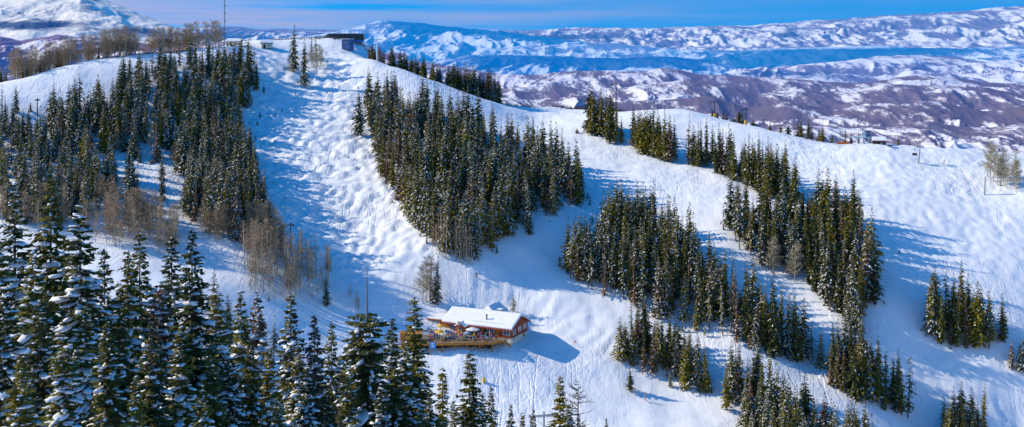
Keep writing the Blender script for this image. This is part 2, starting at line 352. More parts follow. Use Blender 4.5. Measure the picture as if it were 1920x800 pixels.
def interp(pts, x):
    a=np.array(pts,float); return np.interp(x,a[:,0],a[:,1])
def smooth1(a,k):
    ker=np.hanning(k+2)[1:-1]; ker/=ker.sum(); return np.convolve(np.pad(a,(k//2,k-1-k//2),mode='edge'),ker,'valid')
def far_strip(name, mat, crest, Yf, Yc, Yb, pyf, amp, wl, px0, px1, nc, nr, seed, woodfn=None, benches=None, sharp=.55, drop=.6, crestnoise=1.0, gully=.42, brushfn=None):
    """hill range: crest = [(px,py)] seen at depth Yc; foot at Yf seen at row pyf; falls away to Yb behind"""
    amp=amp*Yc/F
    px=np.linspace(px0,px1,nc); v=np.linspace(0,1,nr)
    cy=smooth1(interp(crest,px),max(3,nc//90))
    nf=int(nr*.82)
    Yv=np.concatenate([Yf+(Yc-Yf)*np.linspace(0,1,nf)**1.15, np.linspace(Yc,Yb,nr-nf+1)[1:]])
    s=np.concatenate([np.linspace(0,1,nf)**1.15, 1+np.linspace(0,1,nr-nf+1)[1:]])
    PX,YY=np.meshgrid(px,Yv); _,SS=np.meshgrid(px,s)
    X=(PX-CX)/F*YY
    zc=-(cy-HY)/F*Yc; zf=-(pyf-HY)/F*Yf
    up=np.clip(SS,0,1); prof=up**1.25
    Z=zf+(zc[None]-zf)*prof
    back=np.clip(SS-1,0,1); Z=Z-back**1.2*drop*(abs(Yb-Yc))*.35
    rn=ridged(X/wl,YY/(wl*1.5),seed,6,sharp); rn=rn-1.05
    n2=fbm(X/(wl*.45)+3,YY/(wl*.6),seed+20,5)
    env=np.clip(np.sin(np.pi*np.clip(up,0,1)**.9),0,1)*.85+.15*crestnoise
    env=np.where(SS<=0.02,0.0,env)
    Z=Z+amp*env*(rn*.72+n2*.42)
    Z=Z+amp*gully*env*(ridged(X/(wl*.22)+perlin(X/wl,YY/wl,seed+9)*.8,YY/(wl*1.3),seed+60,3)-1.0)
    Z=Z+amp*.05*perlin(X/(wl*.06),YY/(wl*.08),seed+7)
    idx=np.arange(nc*nr).reshape(nr,nc)
    q=np.stack([idx[:-1,:-1],idx[:-1,1:],idx[1:,1:],idx[1:,:-1]],-1).reshape(-1,4)
    me=mesh_from(name,np.stack([X,YY,Z],-1).reshape(-1,3),q,mat,smooth=True)
    PY=HY-F*Z/YY
    wood=np.zeros_like(X) if woodfn is None else woodfn(PX,PY,SS,rn)
    br=np.clip(-(rn)*.9+.1,-.6,.8)
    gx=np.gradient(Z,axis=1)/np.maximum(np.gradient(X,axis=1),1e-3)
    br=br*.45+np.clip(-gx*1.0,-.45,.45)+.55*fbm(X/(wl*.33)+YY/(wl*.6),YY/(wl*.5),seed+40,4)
    if brushfn is not None: br=br+brushfn(PX,PY)
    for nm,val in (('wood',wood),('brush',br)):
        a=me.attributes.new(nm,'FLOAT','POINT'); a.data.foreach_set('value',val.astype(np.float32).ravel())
    o=link(name,me); tag(o,kind='structure'); return o
HZ=(.06,.26,.92)  # blue of the painted-in haze on the valley sheet
WH=(.85,.85,.86)
BRU=(.22,.16,.20)
def blob(PX,PY,cx,cy,rx,ry): return np.exp(-(((PX-cx)/rx)**2+((PY-cy)/ry)**2))
# distant skyline
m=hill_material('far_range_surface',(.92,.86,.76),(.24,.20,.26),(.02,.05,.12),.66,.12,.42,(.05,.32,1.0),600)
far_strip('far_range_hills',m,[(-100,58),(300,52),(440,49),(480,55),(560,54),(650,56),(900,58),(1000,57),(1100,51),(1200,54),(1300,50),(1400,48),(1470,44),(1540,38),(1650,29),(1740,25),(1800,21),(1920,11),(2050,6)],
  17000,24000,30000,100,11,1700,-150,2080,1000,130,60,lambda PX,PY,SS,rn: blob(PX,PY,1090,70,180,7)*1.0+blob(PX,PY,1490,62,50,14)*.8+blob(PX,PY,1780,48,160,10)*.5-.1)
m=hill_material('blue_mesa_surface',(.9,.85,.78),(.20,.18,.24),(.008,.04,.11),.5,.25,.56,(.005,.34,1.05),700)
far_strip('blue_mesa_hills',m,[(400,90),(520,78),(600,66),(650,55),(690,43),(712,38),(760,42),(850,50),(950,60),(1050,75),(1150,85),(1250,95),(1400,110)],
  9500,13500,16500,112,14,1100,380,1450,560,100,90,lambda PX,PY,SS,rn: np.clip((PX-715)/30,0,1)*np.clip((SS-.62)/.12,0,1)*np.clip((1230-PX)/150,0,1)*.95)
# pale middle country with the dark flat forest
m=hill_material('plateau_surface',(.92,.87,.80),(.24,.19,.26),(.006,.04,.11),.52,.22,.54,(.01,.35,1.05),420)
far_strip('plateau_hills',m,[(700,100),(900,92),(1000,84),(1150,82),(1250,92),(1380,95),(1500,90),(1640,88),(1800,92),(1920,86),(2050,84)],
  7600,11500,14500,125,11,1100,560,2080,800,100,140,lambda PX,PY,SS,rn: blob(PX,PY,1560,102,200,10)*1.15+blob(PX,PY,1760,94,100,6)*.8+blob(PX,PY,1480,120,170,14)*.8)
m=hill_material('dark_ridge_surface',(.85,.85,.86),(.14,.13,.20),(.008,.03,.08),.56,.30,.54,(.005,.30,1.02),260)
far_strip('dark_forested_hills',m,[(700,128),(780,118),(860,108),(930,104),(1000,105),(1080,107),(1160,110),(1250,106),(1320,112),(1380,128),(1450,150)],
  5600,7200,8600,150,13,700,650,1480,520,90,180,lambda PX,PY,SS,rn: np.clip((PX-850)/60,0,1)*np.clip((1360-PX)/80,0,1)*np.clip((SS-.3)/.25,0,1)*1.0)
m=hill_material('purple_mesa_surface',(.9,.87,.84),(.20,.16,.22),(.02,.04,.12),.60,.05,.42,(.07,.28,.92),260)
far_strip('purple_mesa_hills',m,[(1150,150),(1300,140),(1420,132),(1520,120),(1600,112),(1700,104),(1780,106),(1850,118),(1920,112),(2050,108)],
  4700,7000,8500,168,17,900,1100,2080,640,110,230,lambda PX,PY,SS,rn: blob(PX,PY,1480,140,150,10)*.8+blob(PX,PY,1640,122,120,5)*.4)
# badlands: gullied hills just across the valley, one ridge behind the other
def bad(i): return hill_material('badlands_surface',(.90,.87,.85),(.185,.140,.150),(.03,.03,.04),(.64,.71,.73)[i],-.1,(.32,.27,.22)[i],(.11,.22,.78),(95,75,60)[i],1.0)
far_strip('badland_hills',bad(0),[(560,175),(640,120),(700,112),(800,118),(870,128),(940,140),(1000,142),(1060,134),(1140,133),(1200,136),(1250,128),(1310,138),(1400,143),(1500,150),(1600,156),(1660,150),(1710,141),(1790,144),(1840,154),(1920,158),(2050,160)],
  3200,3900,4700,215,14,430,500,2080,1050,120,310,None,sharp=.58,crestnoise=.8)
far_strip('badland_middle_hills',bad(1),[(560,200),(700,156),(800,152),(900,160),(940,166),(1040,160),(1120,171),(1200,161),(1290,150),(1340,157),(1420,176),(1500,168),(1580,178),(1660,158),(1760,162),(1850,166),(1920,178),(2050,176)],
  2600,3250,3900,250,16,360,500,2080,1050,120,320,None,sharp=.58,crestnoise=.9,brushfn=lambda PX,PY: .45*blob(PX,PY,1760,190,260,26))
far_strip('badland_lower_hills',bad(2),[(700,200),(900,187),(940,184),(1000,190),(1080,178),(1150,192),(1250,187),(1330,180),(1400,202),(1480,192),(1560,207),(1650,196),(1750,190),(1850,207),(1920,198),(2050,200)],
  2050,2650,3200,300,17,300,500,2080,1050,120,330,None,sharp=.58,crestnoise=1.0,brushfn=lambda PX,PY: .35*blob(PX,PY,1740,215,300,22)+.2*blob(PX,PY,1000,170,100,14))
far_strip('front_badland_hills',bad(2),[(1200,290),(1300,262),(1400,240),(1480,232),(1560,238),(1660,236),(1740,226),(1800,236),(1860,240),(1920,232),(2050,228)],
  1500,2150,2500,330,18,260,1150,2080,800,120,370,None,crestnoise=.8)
# the big white mountain on the west side and the hills below it
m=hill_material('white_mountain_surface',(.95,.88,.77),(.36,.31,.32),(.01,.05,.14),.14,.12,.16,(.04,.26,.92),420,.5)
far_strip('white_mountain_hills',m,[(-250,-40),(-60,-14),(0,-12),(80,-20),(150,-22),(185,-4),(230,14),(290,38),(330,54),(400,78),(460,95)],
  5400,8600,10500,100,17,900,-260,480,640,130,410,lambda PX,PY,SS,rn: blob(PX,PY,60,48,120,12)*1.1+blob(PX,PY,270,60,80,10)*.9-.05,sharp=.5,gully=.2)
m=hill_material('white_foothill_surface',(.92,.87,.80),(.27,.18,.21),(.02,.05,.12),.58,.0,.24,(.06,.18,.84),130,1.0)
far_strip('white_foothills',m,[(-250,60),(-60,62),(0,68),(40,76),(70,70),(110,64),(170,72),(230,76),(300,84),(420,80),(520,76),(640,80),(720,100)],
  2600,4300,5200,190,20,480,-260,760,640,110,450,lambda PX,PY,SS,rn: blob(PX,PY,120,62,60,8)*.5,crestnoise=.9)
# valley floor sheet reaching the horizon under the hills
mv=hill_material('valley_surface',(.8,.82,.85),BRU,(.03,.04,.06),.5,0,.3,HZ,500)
vx=np.linspace(-60000,60000,30); vy=np.linspace(900,90000,30); VX,VY=np.meshgrid(vx,vy); VZ=np.full_like(VX,-650.0)
ii=np.arange(900).reshape(30,30)
link('valley_ground',mesh_from('valley_ground',np.stack([VX,VY,VZ],-1).reshape(-1,3),np.stack([ii[:-1,:-1],ii[:-1,1:],ii[1:,1:],ii[1:,:-1]],-1).reshape(-1,4),mv))['kind']='structure'
# ------------------------------------------------------------------ tree materials
def foliage_material(name, cols, tint_attr=False, trans=.0):
    """needles: hue differs from tree to tree (random per object, or the stored 'tint' in the merged wood) and from spray to spray"""
    m,t,ns,L=nt(name)
    out=N(ns,'ShaderNodeOutputMaterial'); b=N(ns,'ShaderNodeBsdfPrincipled'); L.new(b.outputs[0],out.inputs[0])
    b.inputs['Roughness'].default_value=.75; b.inputs['Specular IOR Level'].default_value=.15
    if tint_attr:
        a=N(ns,'ShaderNodeAttribute'); a.attribute_name='tint'; fac=a.outputs['Fac']
    else:
        oi=N(ns,'ShaderNodeObjectInfo'); fac=oi.outputs['Random']
    r=ramp(ns,cols); L.new(fac,r.inputs[0])
    geo=N(ns,'ShaderNodeNewGeometry')
    tc=N(ns,'ShaderNodeTexCoord'); no=N(ns,'ShaderNodeTexNoise'); no.inputs['Scale'].default_value=.9; no.inputs['Detail'].default_value=3; L.new(geo.outputs['Position'],no.inputs['Vector'])
    mr=N(ns,'ShaderNodeMapRange'); mr.inputs[1].default_value=.3; mr.inputs[2].default_value=.7; mr.inputs[3].default_value=.45; mr.inputs[4].default_value=1.45; L.new(no.outputs[0],mr.inputs[0])
    mx=N(ns,'ShaderNodeVectorMath',operation='SCALE'); L.new(r.outputs[0],mx.inputs[0]); L.new(mr.outputs[0],mx.inputs['Scale'])
    L.new(mx.outputs[0],b.inputs['Base Color'])
    return m
CONIFER_COLS=[(0,(.060,.074,.028)),(.3,(.100,.100,.026)),(.6,(.160,.140,.022)),(.84,(.240,.185,.018)),(.93,(.120,.110,.026)),(.97,(.17,.105,.05)),(1,(.20,.11,.055))]
M_NEED=foliage_material('needles',CONIFER_COLS)
M_NEEDF=foliage_material('needles_of_the_wood',CONIFER_COLS,True)
M_DEADN=simple('dry_needles',(.20,.115,.06),.9,.4,1.0)
M_BARK=simple('conifer_bark',(.14,.10,.075),.9,.4,4.0,stretch=(1,1,.25))
M_SNOWT=simple('tree_snow',(.86,.87,.9),.7,.04,2.0)
M_ASPB=simple('aspen_bark',(.50,.44,.34),.85,.25,3.0,stretch=(1,1,.5))
M_ASPT=simple('aspen_twigs',(.48,.33,.19),.9,.3,1.0)
M_ASPP=simple('pale_aspen_twigs',(.50,.42,.28),.9,.25,1.0)
M_GREYW=simple('dead_grey_wood',(.22,.18,.15),.9,.3,4.0)
M_BRUSH=simple('brown_brush_twigs',(.24,.14,.10),.9,.35,.5)

def crown_arrays(rs, H, W, nwh, nbr, nsp, snow, base=.04, irr=.25, droop=.35, size=1.0, gap=.0, lopsided=0.0, taper=.8, core=.34):
    """spray-built conifer crown. returns verts, quads, material index (0 needles, 1 snow)"""
    V=[];Q=[];MI=[]
    zs=base*H+(H*(1-base))*(np.linspace(0,1,nwh)**.92)
    bulge=1+irr*.6*np.interp(np.linspace(0,1,nwh),np.linspace(0,1,7),rs.uniform(-1,1,7))
    for k,z in enumerate(zs):
        t=min(1.0,(z-base*H)/(H*(1-base)))
        rad=W*.5*((1-t)**taper)*bulge[k]*min(1,.55+t*5)+.10*H/20
        n=max(3,int(round(nbr*(.55+.45*(1-t)))))
        a0=rs.uniform(0,6.28)
        for j in range(n):
            if rs.random()<gap: continue
            az=a0+j*2*math.pi/n+rs.normal(0,.35)
            ln=rad*rs.uniform(1-irr*1.6,1+irr)*(1+lopsided*math.cos(az))
            dr=droop*rs.uniform(.5,1.4)*(.25+.75*(1-t))
            if t>.9: dr=-.6*(t-.9)/.1
            ca,sa=math.cos(az),math.sin(az)
            zb=z+rs.normal(0,.017*H)
            m=max(1,int(round(nsp*ln/(W*.5)+.6)))
            for i in range(m):
                f0=(i+.15)/m; f1=min(1.08,f0+1.25/m)
                hw=(ln*.32*(1-.55*f1)+.10)*size*rs.uniform(.7,1.3)
                r0,r1=ln*f0,ln*f1
                z0=zb-dr*r0*f0; z1=zb-dr*r1*f1*1.05-.02
                tw=rs.normal(0,.35); sg=rs.uniform(.6,1.0)*hw
                px,py=-sa,ca
                rm=(r0+r1)*.5; zm=(z0+z1)*.5
                b=len(V)
                V+=[(ca*r0,sa*r0,z0),(ca*rm+px*sg,sa*rm+py*sg,zm-.35*sg+tw*sg),(ca*r1,sa*r1,z1),(ca*rm-px*sg,sa*rm-py*sg,zm-.35*sg-tw*sg)]
                Q.append((b,b+1,b+2,b+3)); MI.append(0)
                # a hanging spray under the bough
                if rs.random()<.7:
                    b=len(V); hd=hw*rs.uniform(.6,1.2); o=rs.normal(0,.25*hw)
                    V+=[(ca*r0,sa*r0,z0+.03),(ca*r1,sa*r1,z1+.03),(ca*r1*.97+px*o,sa*r1*.97+py*o,z1-hd),(ca*(r0*.6+r1*.4)+px*o,sa*(r0*.6+r1*.4)+py*o,z0-hd*1.1)]
                    Q.append((b,b+1,b+2,b+3)); MI.append(0)
                if rs.random()<snow*(.45+.55*f1):
                    s=rs.uniform(.45,1.0); b=len(V); up=.05+.05*size; sk=rs.normal(0,.3)*sg
                    rr0=r0+(r1-r0)*(.5-.5*s); rr1=r1-(r1-r0)*(.5-.5*s)
                    V+=[(ca*rr0+px*sk,sa*rr0+py*sk,z0*.5+zm*.5+up),(ca*rm+px*(sg*s*.8+sk),sa*rm+py*(sg*s*.8+sk),zm-.2*sg+up+tw*sg*s),(ca*rr1+px*sk,sa*rr1+py*sk,z1+up),(ca*rm-px*(sg*s*.8-sk),sa*rm-py*(sg*s*.8-sk),zm-.2*sg+up-tw*sg*s)]
                    Q.append((b,b+1,b+2,b+3)); MI.append(1)
    # the dense inside of the crown that keeps light from passing through
    prev=None
    for k in range(9):
        t=k/8.0; z=base*H+H*(1-base)*(.02+.80*t); rr=W*.5*((1-t)**taper)*core+.03
        ring=[]
        for j in range(7):
            a=j*2*math.pi/7+k*.4; q_=rr*rs.uniform(.7,1.25); ring.append(len(V)); V.append((q_*math.cos(a),q_*math.sin(a),z+rs.normal(0,.2)))
        if prev:
            for j in range(7): Q.append((prev[j],prev[(j+1)%7],ring[(j+1)%7],ring[j])); MI.append(0)
        prev=ring
    # leader
    b=len(V); h=.045*H; r=.012*H
    V+=[(-r,0,H-h*.6),(0,r,H-h*.3),(r,0,H-h*.6),(0,0,H+h*.5)]; Q.append((b,b+1,b+2,b+3)); MI.append(0)
    return np.array(V,np.float32),np.array(Q,np.int32),np.array(MI,np.int32)
def trunk_mb(H, r, n=7, top=.97, lean=0.0):
    mb=MB(); mb.tube((0,0,-1.5),(lean*.4,0,H*.45),r,r*.62,n); mb.tube((lean*.4,0,H*.45),(lean,0,H*top),r*.62,r*.10,n); return mb

# mid-distance variants: (crown mesh, trunk mesh, height, arrays); families 'snowy', 'green', 'thin'
VAR={'snowy':[], 'green':[], 'thin':[], 'dry':[]}
for fam,cnt,kw in (('snowy',6,dict(W=4.3,nwh=36,nbr=9,nsp=2.7,snow=.74,irr=.34,droop=.45,taper=.72,size=1.0)),
                   ('green',6,dict(W=4.9,nwh=36,nbr=9,nsp=2.9,snow=.18,irr=.32,droop=.45,taper=.75,size=1.05)),
                   ('thin',4,dict(W=3.0,nwh=32,nbr=6,nsp=1.9,snow=.7,irr=.45,droop=.5,taper=.6,gap=.2,core=.16)),
                   ('dry',2,dict(W=3.8,nwh=30,nbr=6,nsp=2.0,snow=.25,irr=.4,droop=.5,taper=.7,gap=.18,core=.2))):
    for i in range(cnt):
        rs=np.random.default_rng(100+len(VAR[fam])*7+{'snowy':0,'green':50,'thin':90,'dry':130}[fam])
        H=20.0; k=dict(kw); k['W']*=rs.uniform(.85,1.35); k['taper']*=rs.uniform(.85,1.15); k['base']=rs.uniform(.03,.10) if fam!='thin' else rs.uniform(.1,.25)
        v,q,mi=crown_arrays(rs,H,**k)
        cm=mesh_from('crown',v,q,[M_DEADN if fam=='dry' else M_NEED,M_SNOWT],mi)
        tm=trunk_mb(H,.2).mesh('trunk',M_BARK)
        VAR[fam].append((cm,tm,H,(v,q,mi)))

# foreground variants: finer sprays, pillows of snow lying on the boughs
def ico():
    bm=bmesh.new(); bmesh.ops.create_icosphere(bm,subdivisions=2,radius=1); v=np.array([x.co[:] for x in bm.verts],np.float32); f=np.array([[a.index for a in p.verts] for p in bm.faces],np.int32); bm.free(); return v,f
ICO_V,ICO_F=ico()
def near_tree(seed, H, W, snow_n, brk=False):
    rs=np.random.default_rng(seed)
    V=[];Q=[];spots=[]
    nwh=int(H*2.6)
    zs=.05*H+H*.95*np.linspace(0,1,nwh)**.95
    bulge=1+.22*np.interp(np.linspace(0,1,nwh),np.linspace(0,1,9),rs.uniform(-1,1,9))
    wood=MB()
    for k,z in enumerate(zs):
        t=min(1.0,z/H); rad=W*.5*((1-t)**.72)*bulge[k]+.12
        n=max(3,int(round(8*(.5+.5*(1-t))))); a0=rs.uniform(0,6.28)
        for j in range(n):
            if rs.random()<.10: continue
            az=a0+j*2*math.pi/n+rs.normal(0,.3); ln=rad*rs.uniform(.55,1.22)
            ca,sa=math.cos(az),math.sin(az); px,py=-sa,ca
            rise=rs.uniform(-.05,.25) if t>.75 else rs.uniform(-.22,.05)
            sag=rs.uniform(.12,.42)*(1-t)
            z_=z+rs.normal(0,.16)
            def at(f): return np.array([ca*ln*f,sa*ln*f,z_+rise*ln*f-sag*ln*f*f*1.3])
            m=max(3,int(ln/.20))
            for i in range(m):
                f=(i+.6)/m; p=at(f); q=at(min(1.12,f+.9/m+.06))
                wl=(.36+.34*(1-f)*ln)*rs.uniform(.6,1.3)
                wl=min(wl,.9)
                for sgn in (-1,1):
                    fw=rs.uniform(.35,.75)*wl; sd_=wl*rs.uniform(.55,1.0)*sgn; dz=-wl*rs.uniform(.05,.5)
                    tip=p+np.array([ca*fw+px*sd_,sa*fw+py*sd_,dz]); hw=.085+.09*wl
                    mid=(p+tip)*.5; up=np.array([ca*hw-px*hw*.3*sgn,sa*hw-py*hw*.3*sgn,hw*.6*rs.uniform(-1,1)])
                    b=len(V); V+=[tuple(p),tuple(mid+up),tuple(tip),tuple(mid-up)]; Q.append((b,b+1,b+2,b+3))
                if rs.random()<.6:
                    b=len(V); h=wl*rs.uniform(.3,.6); o=rs.normal(0,.08,3)
                    V+=[tuple(p),tuple(q),tuple(q+o-np.array([0,0,h*.8])),tuple(p+o-np.array([0,0,h]))]; Q.append((b,b+1,b+2,b+3))
                if rs.random()<snow_n*(.35+.8*f): spots.append((p+np.array([0,0,.05]),az,wl*rs.uniform(.26,.55)*(1.6 if (t<.8 and rs.random()<.07) else (.6 if t>.85 else 1)),rise-sag*2*f))
    # leader and its buds
    for j in range(14):
        az=rs.uniform(0,6.28); z=H-rs.uniform(-.4,1.0); l=.16+.3*max(0,(H-z)); b=len(V)
        V+=[(0,0,z),(.05,.05,z+.1),(math.cos(az)*l,math.sin(az)*l,z+.12),(-.05,-.05,z-.05)]; Q.append((b,b+1,b+2,b+3))
    v=np.array(V,np.float32); q=np.array(Q,np.int32)
    if brk:
        keep=(v[q].mean(1)[:,2]<H*.80); q=q[keep]
        spots=[s for s in spots if s[0][2]<H*.79]
    SV=[v];SF=[np.concatenate([q[:,[0,1,2]],q[:,[0,2,3]]])]; o_=len(v); nn=len(SF[0])
    for p,az,s,sl in spots:
        c=ICO_V*np.array([s*rs.uniform(1.0,1.7),s*rs.uniform(.7,1.1),s*rs.uniform(.35,.6)])*(1+.22*rs.normal(0,1,(len(ICO_V),1)))
        c[:,2]+=sl*c[:,0]
        R_=np.array([[math.cos(az),-math.sin(az),0],[math.sin(az),math.cos(az),0],[0,0,1]])
        SV.append((c@R_.T+p).astype(np.float32)); SF.append(ICO_F+o_); o_+=len(ICO_V)
    fa=np.concatenate(SF).astype(np.int32); mi=np.zeros(len(fa),np.int32); mi[nn:]=1
    cm=mesh_from('crown',np.concatenate(SV),fa,[M_NEED,M_SNOWT],mi)
    sm_=np.zeros(len(cm.polygons),bool); sm_[nn:]=True
    if len(cm.polygons)==len(fa): cm.polygons.foreach_set('use_smooth',sm_)
    tm=trunk_mb(H,.26,8,.98).mesh('trunk',M_BARK)
    return cm,tm,H
NEAR=[near_tree(301,22,7.0,.36),near_tree(302,22,6.2,.27),near_tree(303,22,7.4,.42),near_tree(304,22,6.0,.09),near_tree(305,22,6.8,.10)]
NEAR_BRK=near_tree(306,22,7.6,.12,True)
NEAR_THIN=near_tree(307,20,3.4,.10)

def bare_tree(seed, H, W, lo=.35, ntw=150, tw=.055, mat_b=M_ASPB, mat_t=M_ASPT, spread=.8, r=.16):
    rs=np.random.default_rng(seed); mb=MB()
    kx,ky=rs.normal(0,.3,2)
    mb.tube((0,0,-1),(kx,ky,H*.5),r,r*.65,6); mb.tube((kx,ky,H*.5),(kx*1.2,ky*1.4,H*.97),r*.65,.03,6)
    V=[];Q=[]
    def sliver(a,b,wd):
        d=np.array(b)-np.array(a); s=np.cross(d,rs.normal(0,1,3)); s=s/(np.linalg.norm(s)+1e-6)*wd
        i=len(V); V.extend([tuple(a-s),tuple(a+s),tuple(b+s*.3),tuple(b-s*.3)]); Q.append((i,i+1,i+2,i+3))
    nb=int(ntw/6)
    for i in range(nb):
        t=lo+(1-lo)*rs.uniform(0,.98); z=H*t; az=rs.uniform(0,6.28)
        ln=W*.5*(1-.65*(t-lo)/(1-lo))*rs.uniform(.5,1.15); up=ln*rs.uniform(.3,1.0)*spread
        a=np.array([kx*t*1.3,ky*t*1.3,z]); b=a+np.array([math.cos(az)*ln,math.sin(az)*ln,up]); sliver(a,b,tw*1.25)
        for j in range(5):
            f=rs.uniform(.25,1); p=a+(b-a)*f; az2=az+rs.normal(0,.9); l2=ln*rs.uniform(.25,.55)
            sliver(p,p+np.array([math.cos(az2)*l2,math.sin(az2)*l2,l2*rs.uniform(.2,1.3)]),tw*.8)
    return mb.mesh('trunk',mat_b), mesh_from('crown',np.array(V,np.float32),np.array(Q,np.int32),mat_t), H
ASPEN=[bare_tree(400+i,14,3.2,.36,300) for i in range(4)]
ASPEN_PALE=[bare_tree(420+i,13,6.0,.24,420,.06,mat_t=M_ASPP) for i in range(3)]
ASPEN_HAZE=[bare_tree(440+i,12,5.6,.20,520,.055,M_ASPB,M_ASPT,1.0) for i in range(3)]
# ------------------------------------------------------------------ where the conifers stand
T=[]      # dicts: px,py (foot as seen), x,y,z, h, fam, stand
STAND={}
def in_poly(poly,x,y):
    c=False; n=len(poly)
    for i in range(n):
        x1,y1=poly[i]; x2,y2=poly[i-1]
        if (y1>y)!=(y2>y) and x<(x2-x1)*(y-y1)/(y2-y1)+x1: c=not c
    return c
def add_px(stand,px,py,h,fam,group=None):
    g=hit(px,py)
    if g is None: return
    T.append(dict(px=px,py=py,x=g[0],y=g[1],z=g[2],h=h,fam=fam,stand=stand))
def single(px,pytop,pyfoot,fam,label,wide=1.0):
    g=hit(px,pyfoot); h=(pyfoot-pytop)/F*g[1]
    T.append(dict(px=px,py=pyfoot,x=g[0],y=g[1],z=g[2],h=h,fam=fam,stand=None,label=label,wide=wide))
def stand(key,poly,n,hmin,hmax,fams,mind=2.2,seed=0,edge=None):
    rs=random.Random(seed*77+5); xs_=[p[0] for p in poly]; ys_=[p[1] for p in poly]; pts=[]; tries=0
    while len(pts)<n and tries<n*60:
        tries+=1; px=rs.uniform(min(xs_),max(xs_)); py=rs.uniform(min(ys_),max(ys_))
        if not in_poly(poly,px,py): continue
        g=hit(px,py)
        if g is None: continue
        if any((g[0]-a)**2+((g[1]-b)*.8)**2<mind**2 for a,b in pts): continue
        pts.append((g[0],g[1])); h=rs.uniform(hmin,hmax)
        if rs.random()<.26: h*=rs.uniform(.45,.85)
        if rs.random()<.08: h*=1.15
        T.append(dict(px=px,py=py,x=g[0],y=g[1],z=g[2],h=h,fam=rs.choice(fams),stand=key))
SN=['snowy']*6+['green']*2+['thin']*3+['dry']
MXD=['snowy']*4+['green']*4+['thin']*2+['dry']
GR=['green']*6+['snowy']*2+['thin']+['dry']
def saplings(key,poly,n,seed):
    rs=random.Random(seed); cxp=sum(p[0] for p in poly)/len(poly); cyp=sum(p[1] for p in poly)/len(poly)
    for _ in range(n):
        i=rs.randrange(len(poly)); a,b=poly[i-1],poly[i]; f=rs.random(); k=1+rs.uniform(-.02,.10)
        px=cxp+(a[0]+(b[0]-a[0])*f-cxp)*k+rs.gauss(0,4); py=cyp+(a[1]+(b[1]-a[1])*f-cyp)*k+rs.gauss(0,3)
        g=hit(px,py)
        if g: T.append(dict(px=px,py=py,x=g[0],y=g[1],z=g[2],h=rs.uniform(1.6,6.5),fam=rs.choice(['green','snowy','thin']),stand=key,wide=1.0))
STAND['hill']='the wood on the hill left of the mogul run'
stand('hill',[(90,240),(150,215),(200,190),(290,178),(330,165),(400,170),(415,150),(470,150),(486,170),(470,200),(440,215),(465,260),(475,330),(498,400),(508,445),(480,455),(420,455),(350,420),(330,330),(300,310),(215,290),(150,300),(100,290)],235,15.5,22.5,SN,2.3,1)
stand('hill',[(225,165),(330,128),(420,118),(484,128),(484,160),(400,162),(300,175),(228,192)],52,11,19,SN,2.3,41)
stand('hill',[(360,250),(455,270),(480,340),(500,410),(505,440),(420,440),(380,400)],42,15,21,SN,2.2,31)
STAND['west']='the open wood at the west end below the snowy shoulder'
stand('west',[(-20,230),(40,240),(90,270),(140,310),(212,320),(216,395),(170,415),(60,430),(-20,410)],135,12,19,SN,2.2,2)
stand('west',[(215,330),(320,340),(345,415),(260,430),(215,410)],8,10,15,SN,5,3)
STAND['middle']='the dense wood between the mogul run and the gully'
stand('middle',[(690,190),(715,185),(740,205),(800,222),(850,232),(900,248),(950,272),(1000,305),(1040,325),(1080,345),(1098,385),(1060,400),(1000,420),(965,440),(905,485),(860,490),(800,452),(752,405),(715,335),(695,275)],285,16,22.5,MXD+['snowy']*3,2.2,4)
STAND['rib']='the long wood on the rib above the valley run'
stand('rib',[(1055,515),(1075,498),(1120,480),(1150,430),(1185,420),(1240,447),(1290,492),(1330,532),(1390,576),(1440,612),(1500,664),(1540,692),(1540,700),(1500,685),(1440,668),(1340,630),(1260,607),(1190,582),(1120,550)],180,16,22,MXD,2.2,5)
STAND['clump']='the clump beside the meadow under the rib'
stand('clump',[(1163,676),(1185,640),(1240,640),(1300,690),(1336,730),(1320,748),(1260,718),(1200,698)],38,11,17.5,GR,1.8,6)
STAND['low']='the wood at the foot of the rib'
stand('low',[(1352,750),(1385,715),(1425,728),(1462,792),(1560,838),(1655,868),(1640,900),(1440,890),(1378,800)],84,14,20,MXD+['green']*2,2.0,7)
STAND['strip']='the strip of trees right of the narrow run'
stand('strip',[(1553,722),(1562,692),(1600,690),(1640,715),(1690,758),(1708,788),(1650,766),(1590,742)],46,13,19.5,GR,1.9,8)
stand('strip',[(1580,600),(1610,610),(1615,640),(1590,640)],8,13,18,GR,2.0,9)
STAND['east']='the wood between the two runs on the east side'
stand('east',[(1350,440),(1375,412),(1440,405),(1500,422),(1560,405),(1612,425),(1640,530),(1642,565),(1600,605),(1560,588),(1500,520),(1440,505),(1372,478)],108,15,21.5,MXD+['green']*4,2.4,10)
STAND['row']='the dark row of trees along the upper broad run'
stand('row',[(1288,308),(1320,320),(1380,345),(1440,370),(1495,387),(1492,360),(1440,340),(1370,318),(1300,298)],46,15,21.5,GR+['green']*8,2.0,11)
STAND['crest']='the two clumps on the crest of the broad run'
stand('crest',[(1100,243),(1130,250),(1168,268),(1150,272),(1112,256)],13,18,23.5,['green'],1.5,12)
stand('crest',[(1182,268),(1210,280),(1268,300),(1258,306),(1198,286)],22,16.5,22.5,['green'],1.8,13)
STAND['island']='the island of trees on the lower east slope'
stand('island',[(1738,612),(1760,590),(1830,608),(1862,640),(1850,650),(1785,656),(1745,630)],36,14,20.5,GR,1.9,14)
STAND['corner']='the group at the lower east corner'
stand('corner',[(1765,825),(1800,805),(1850,815),(1845,850),(1780,850)],14,14,20,GR,2.0,15)
stand('corner',[(1890,690),(1935,680),(1935,710),(1900,705)],5,14,19,GR,2.2,16)
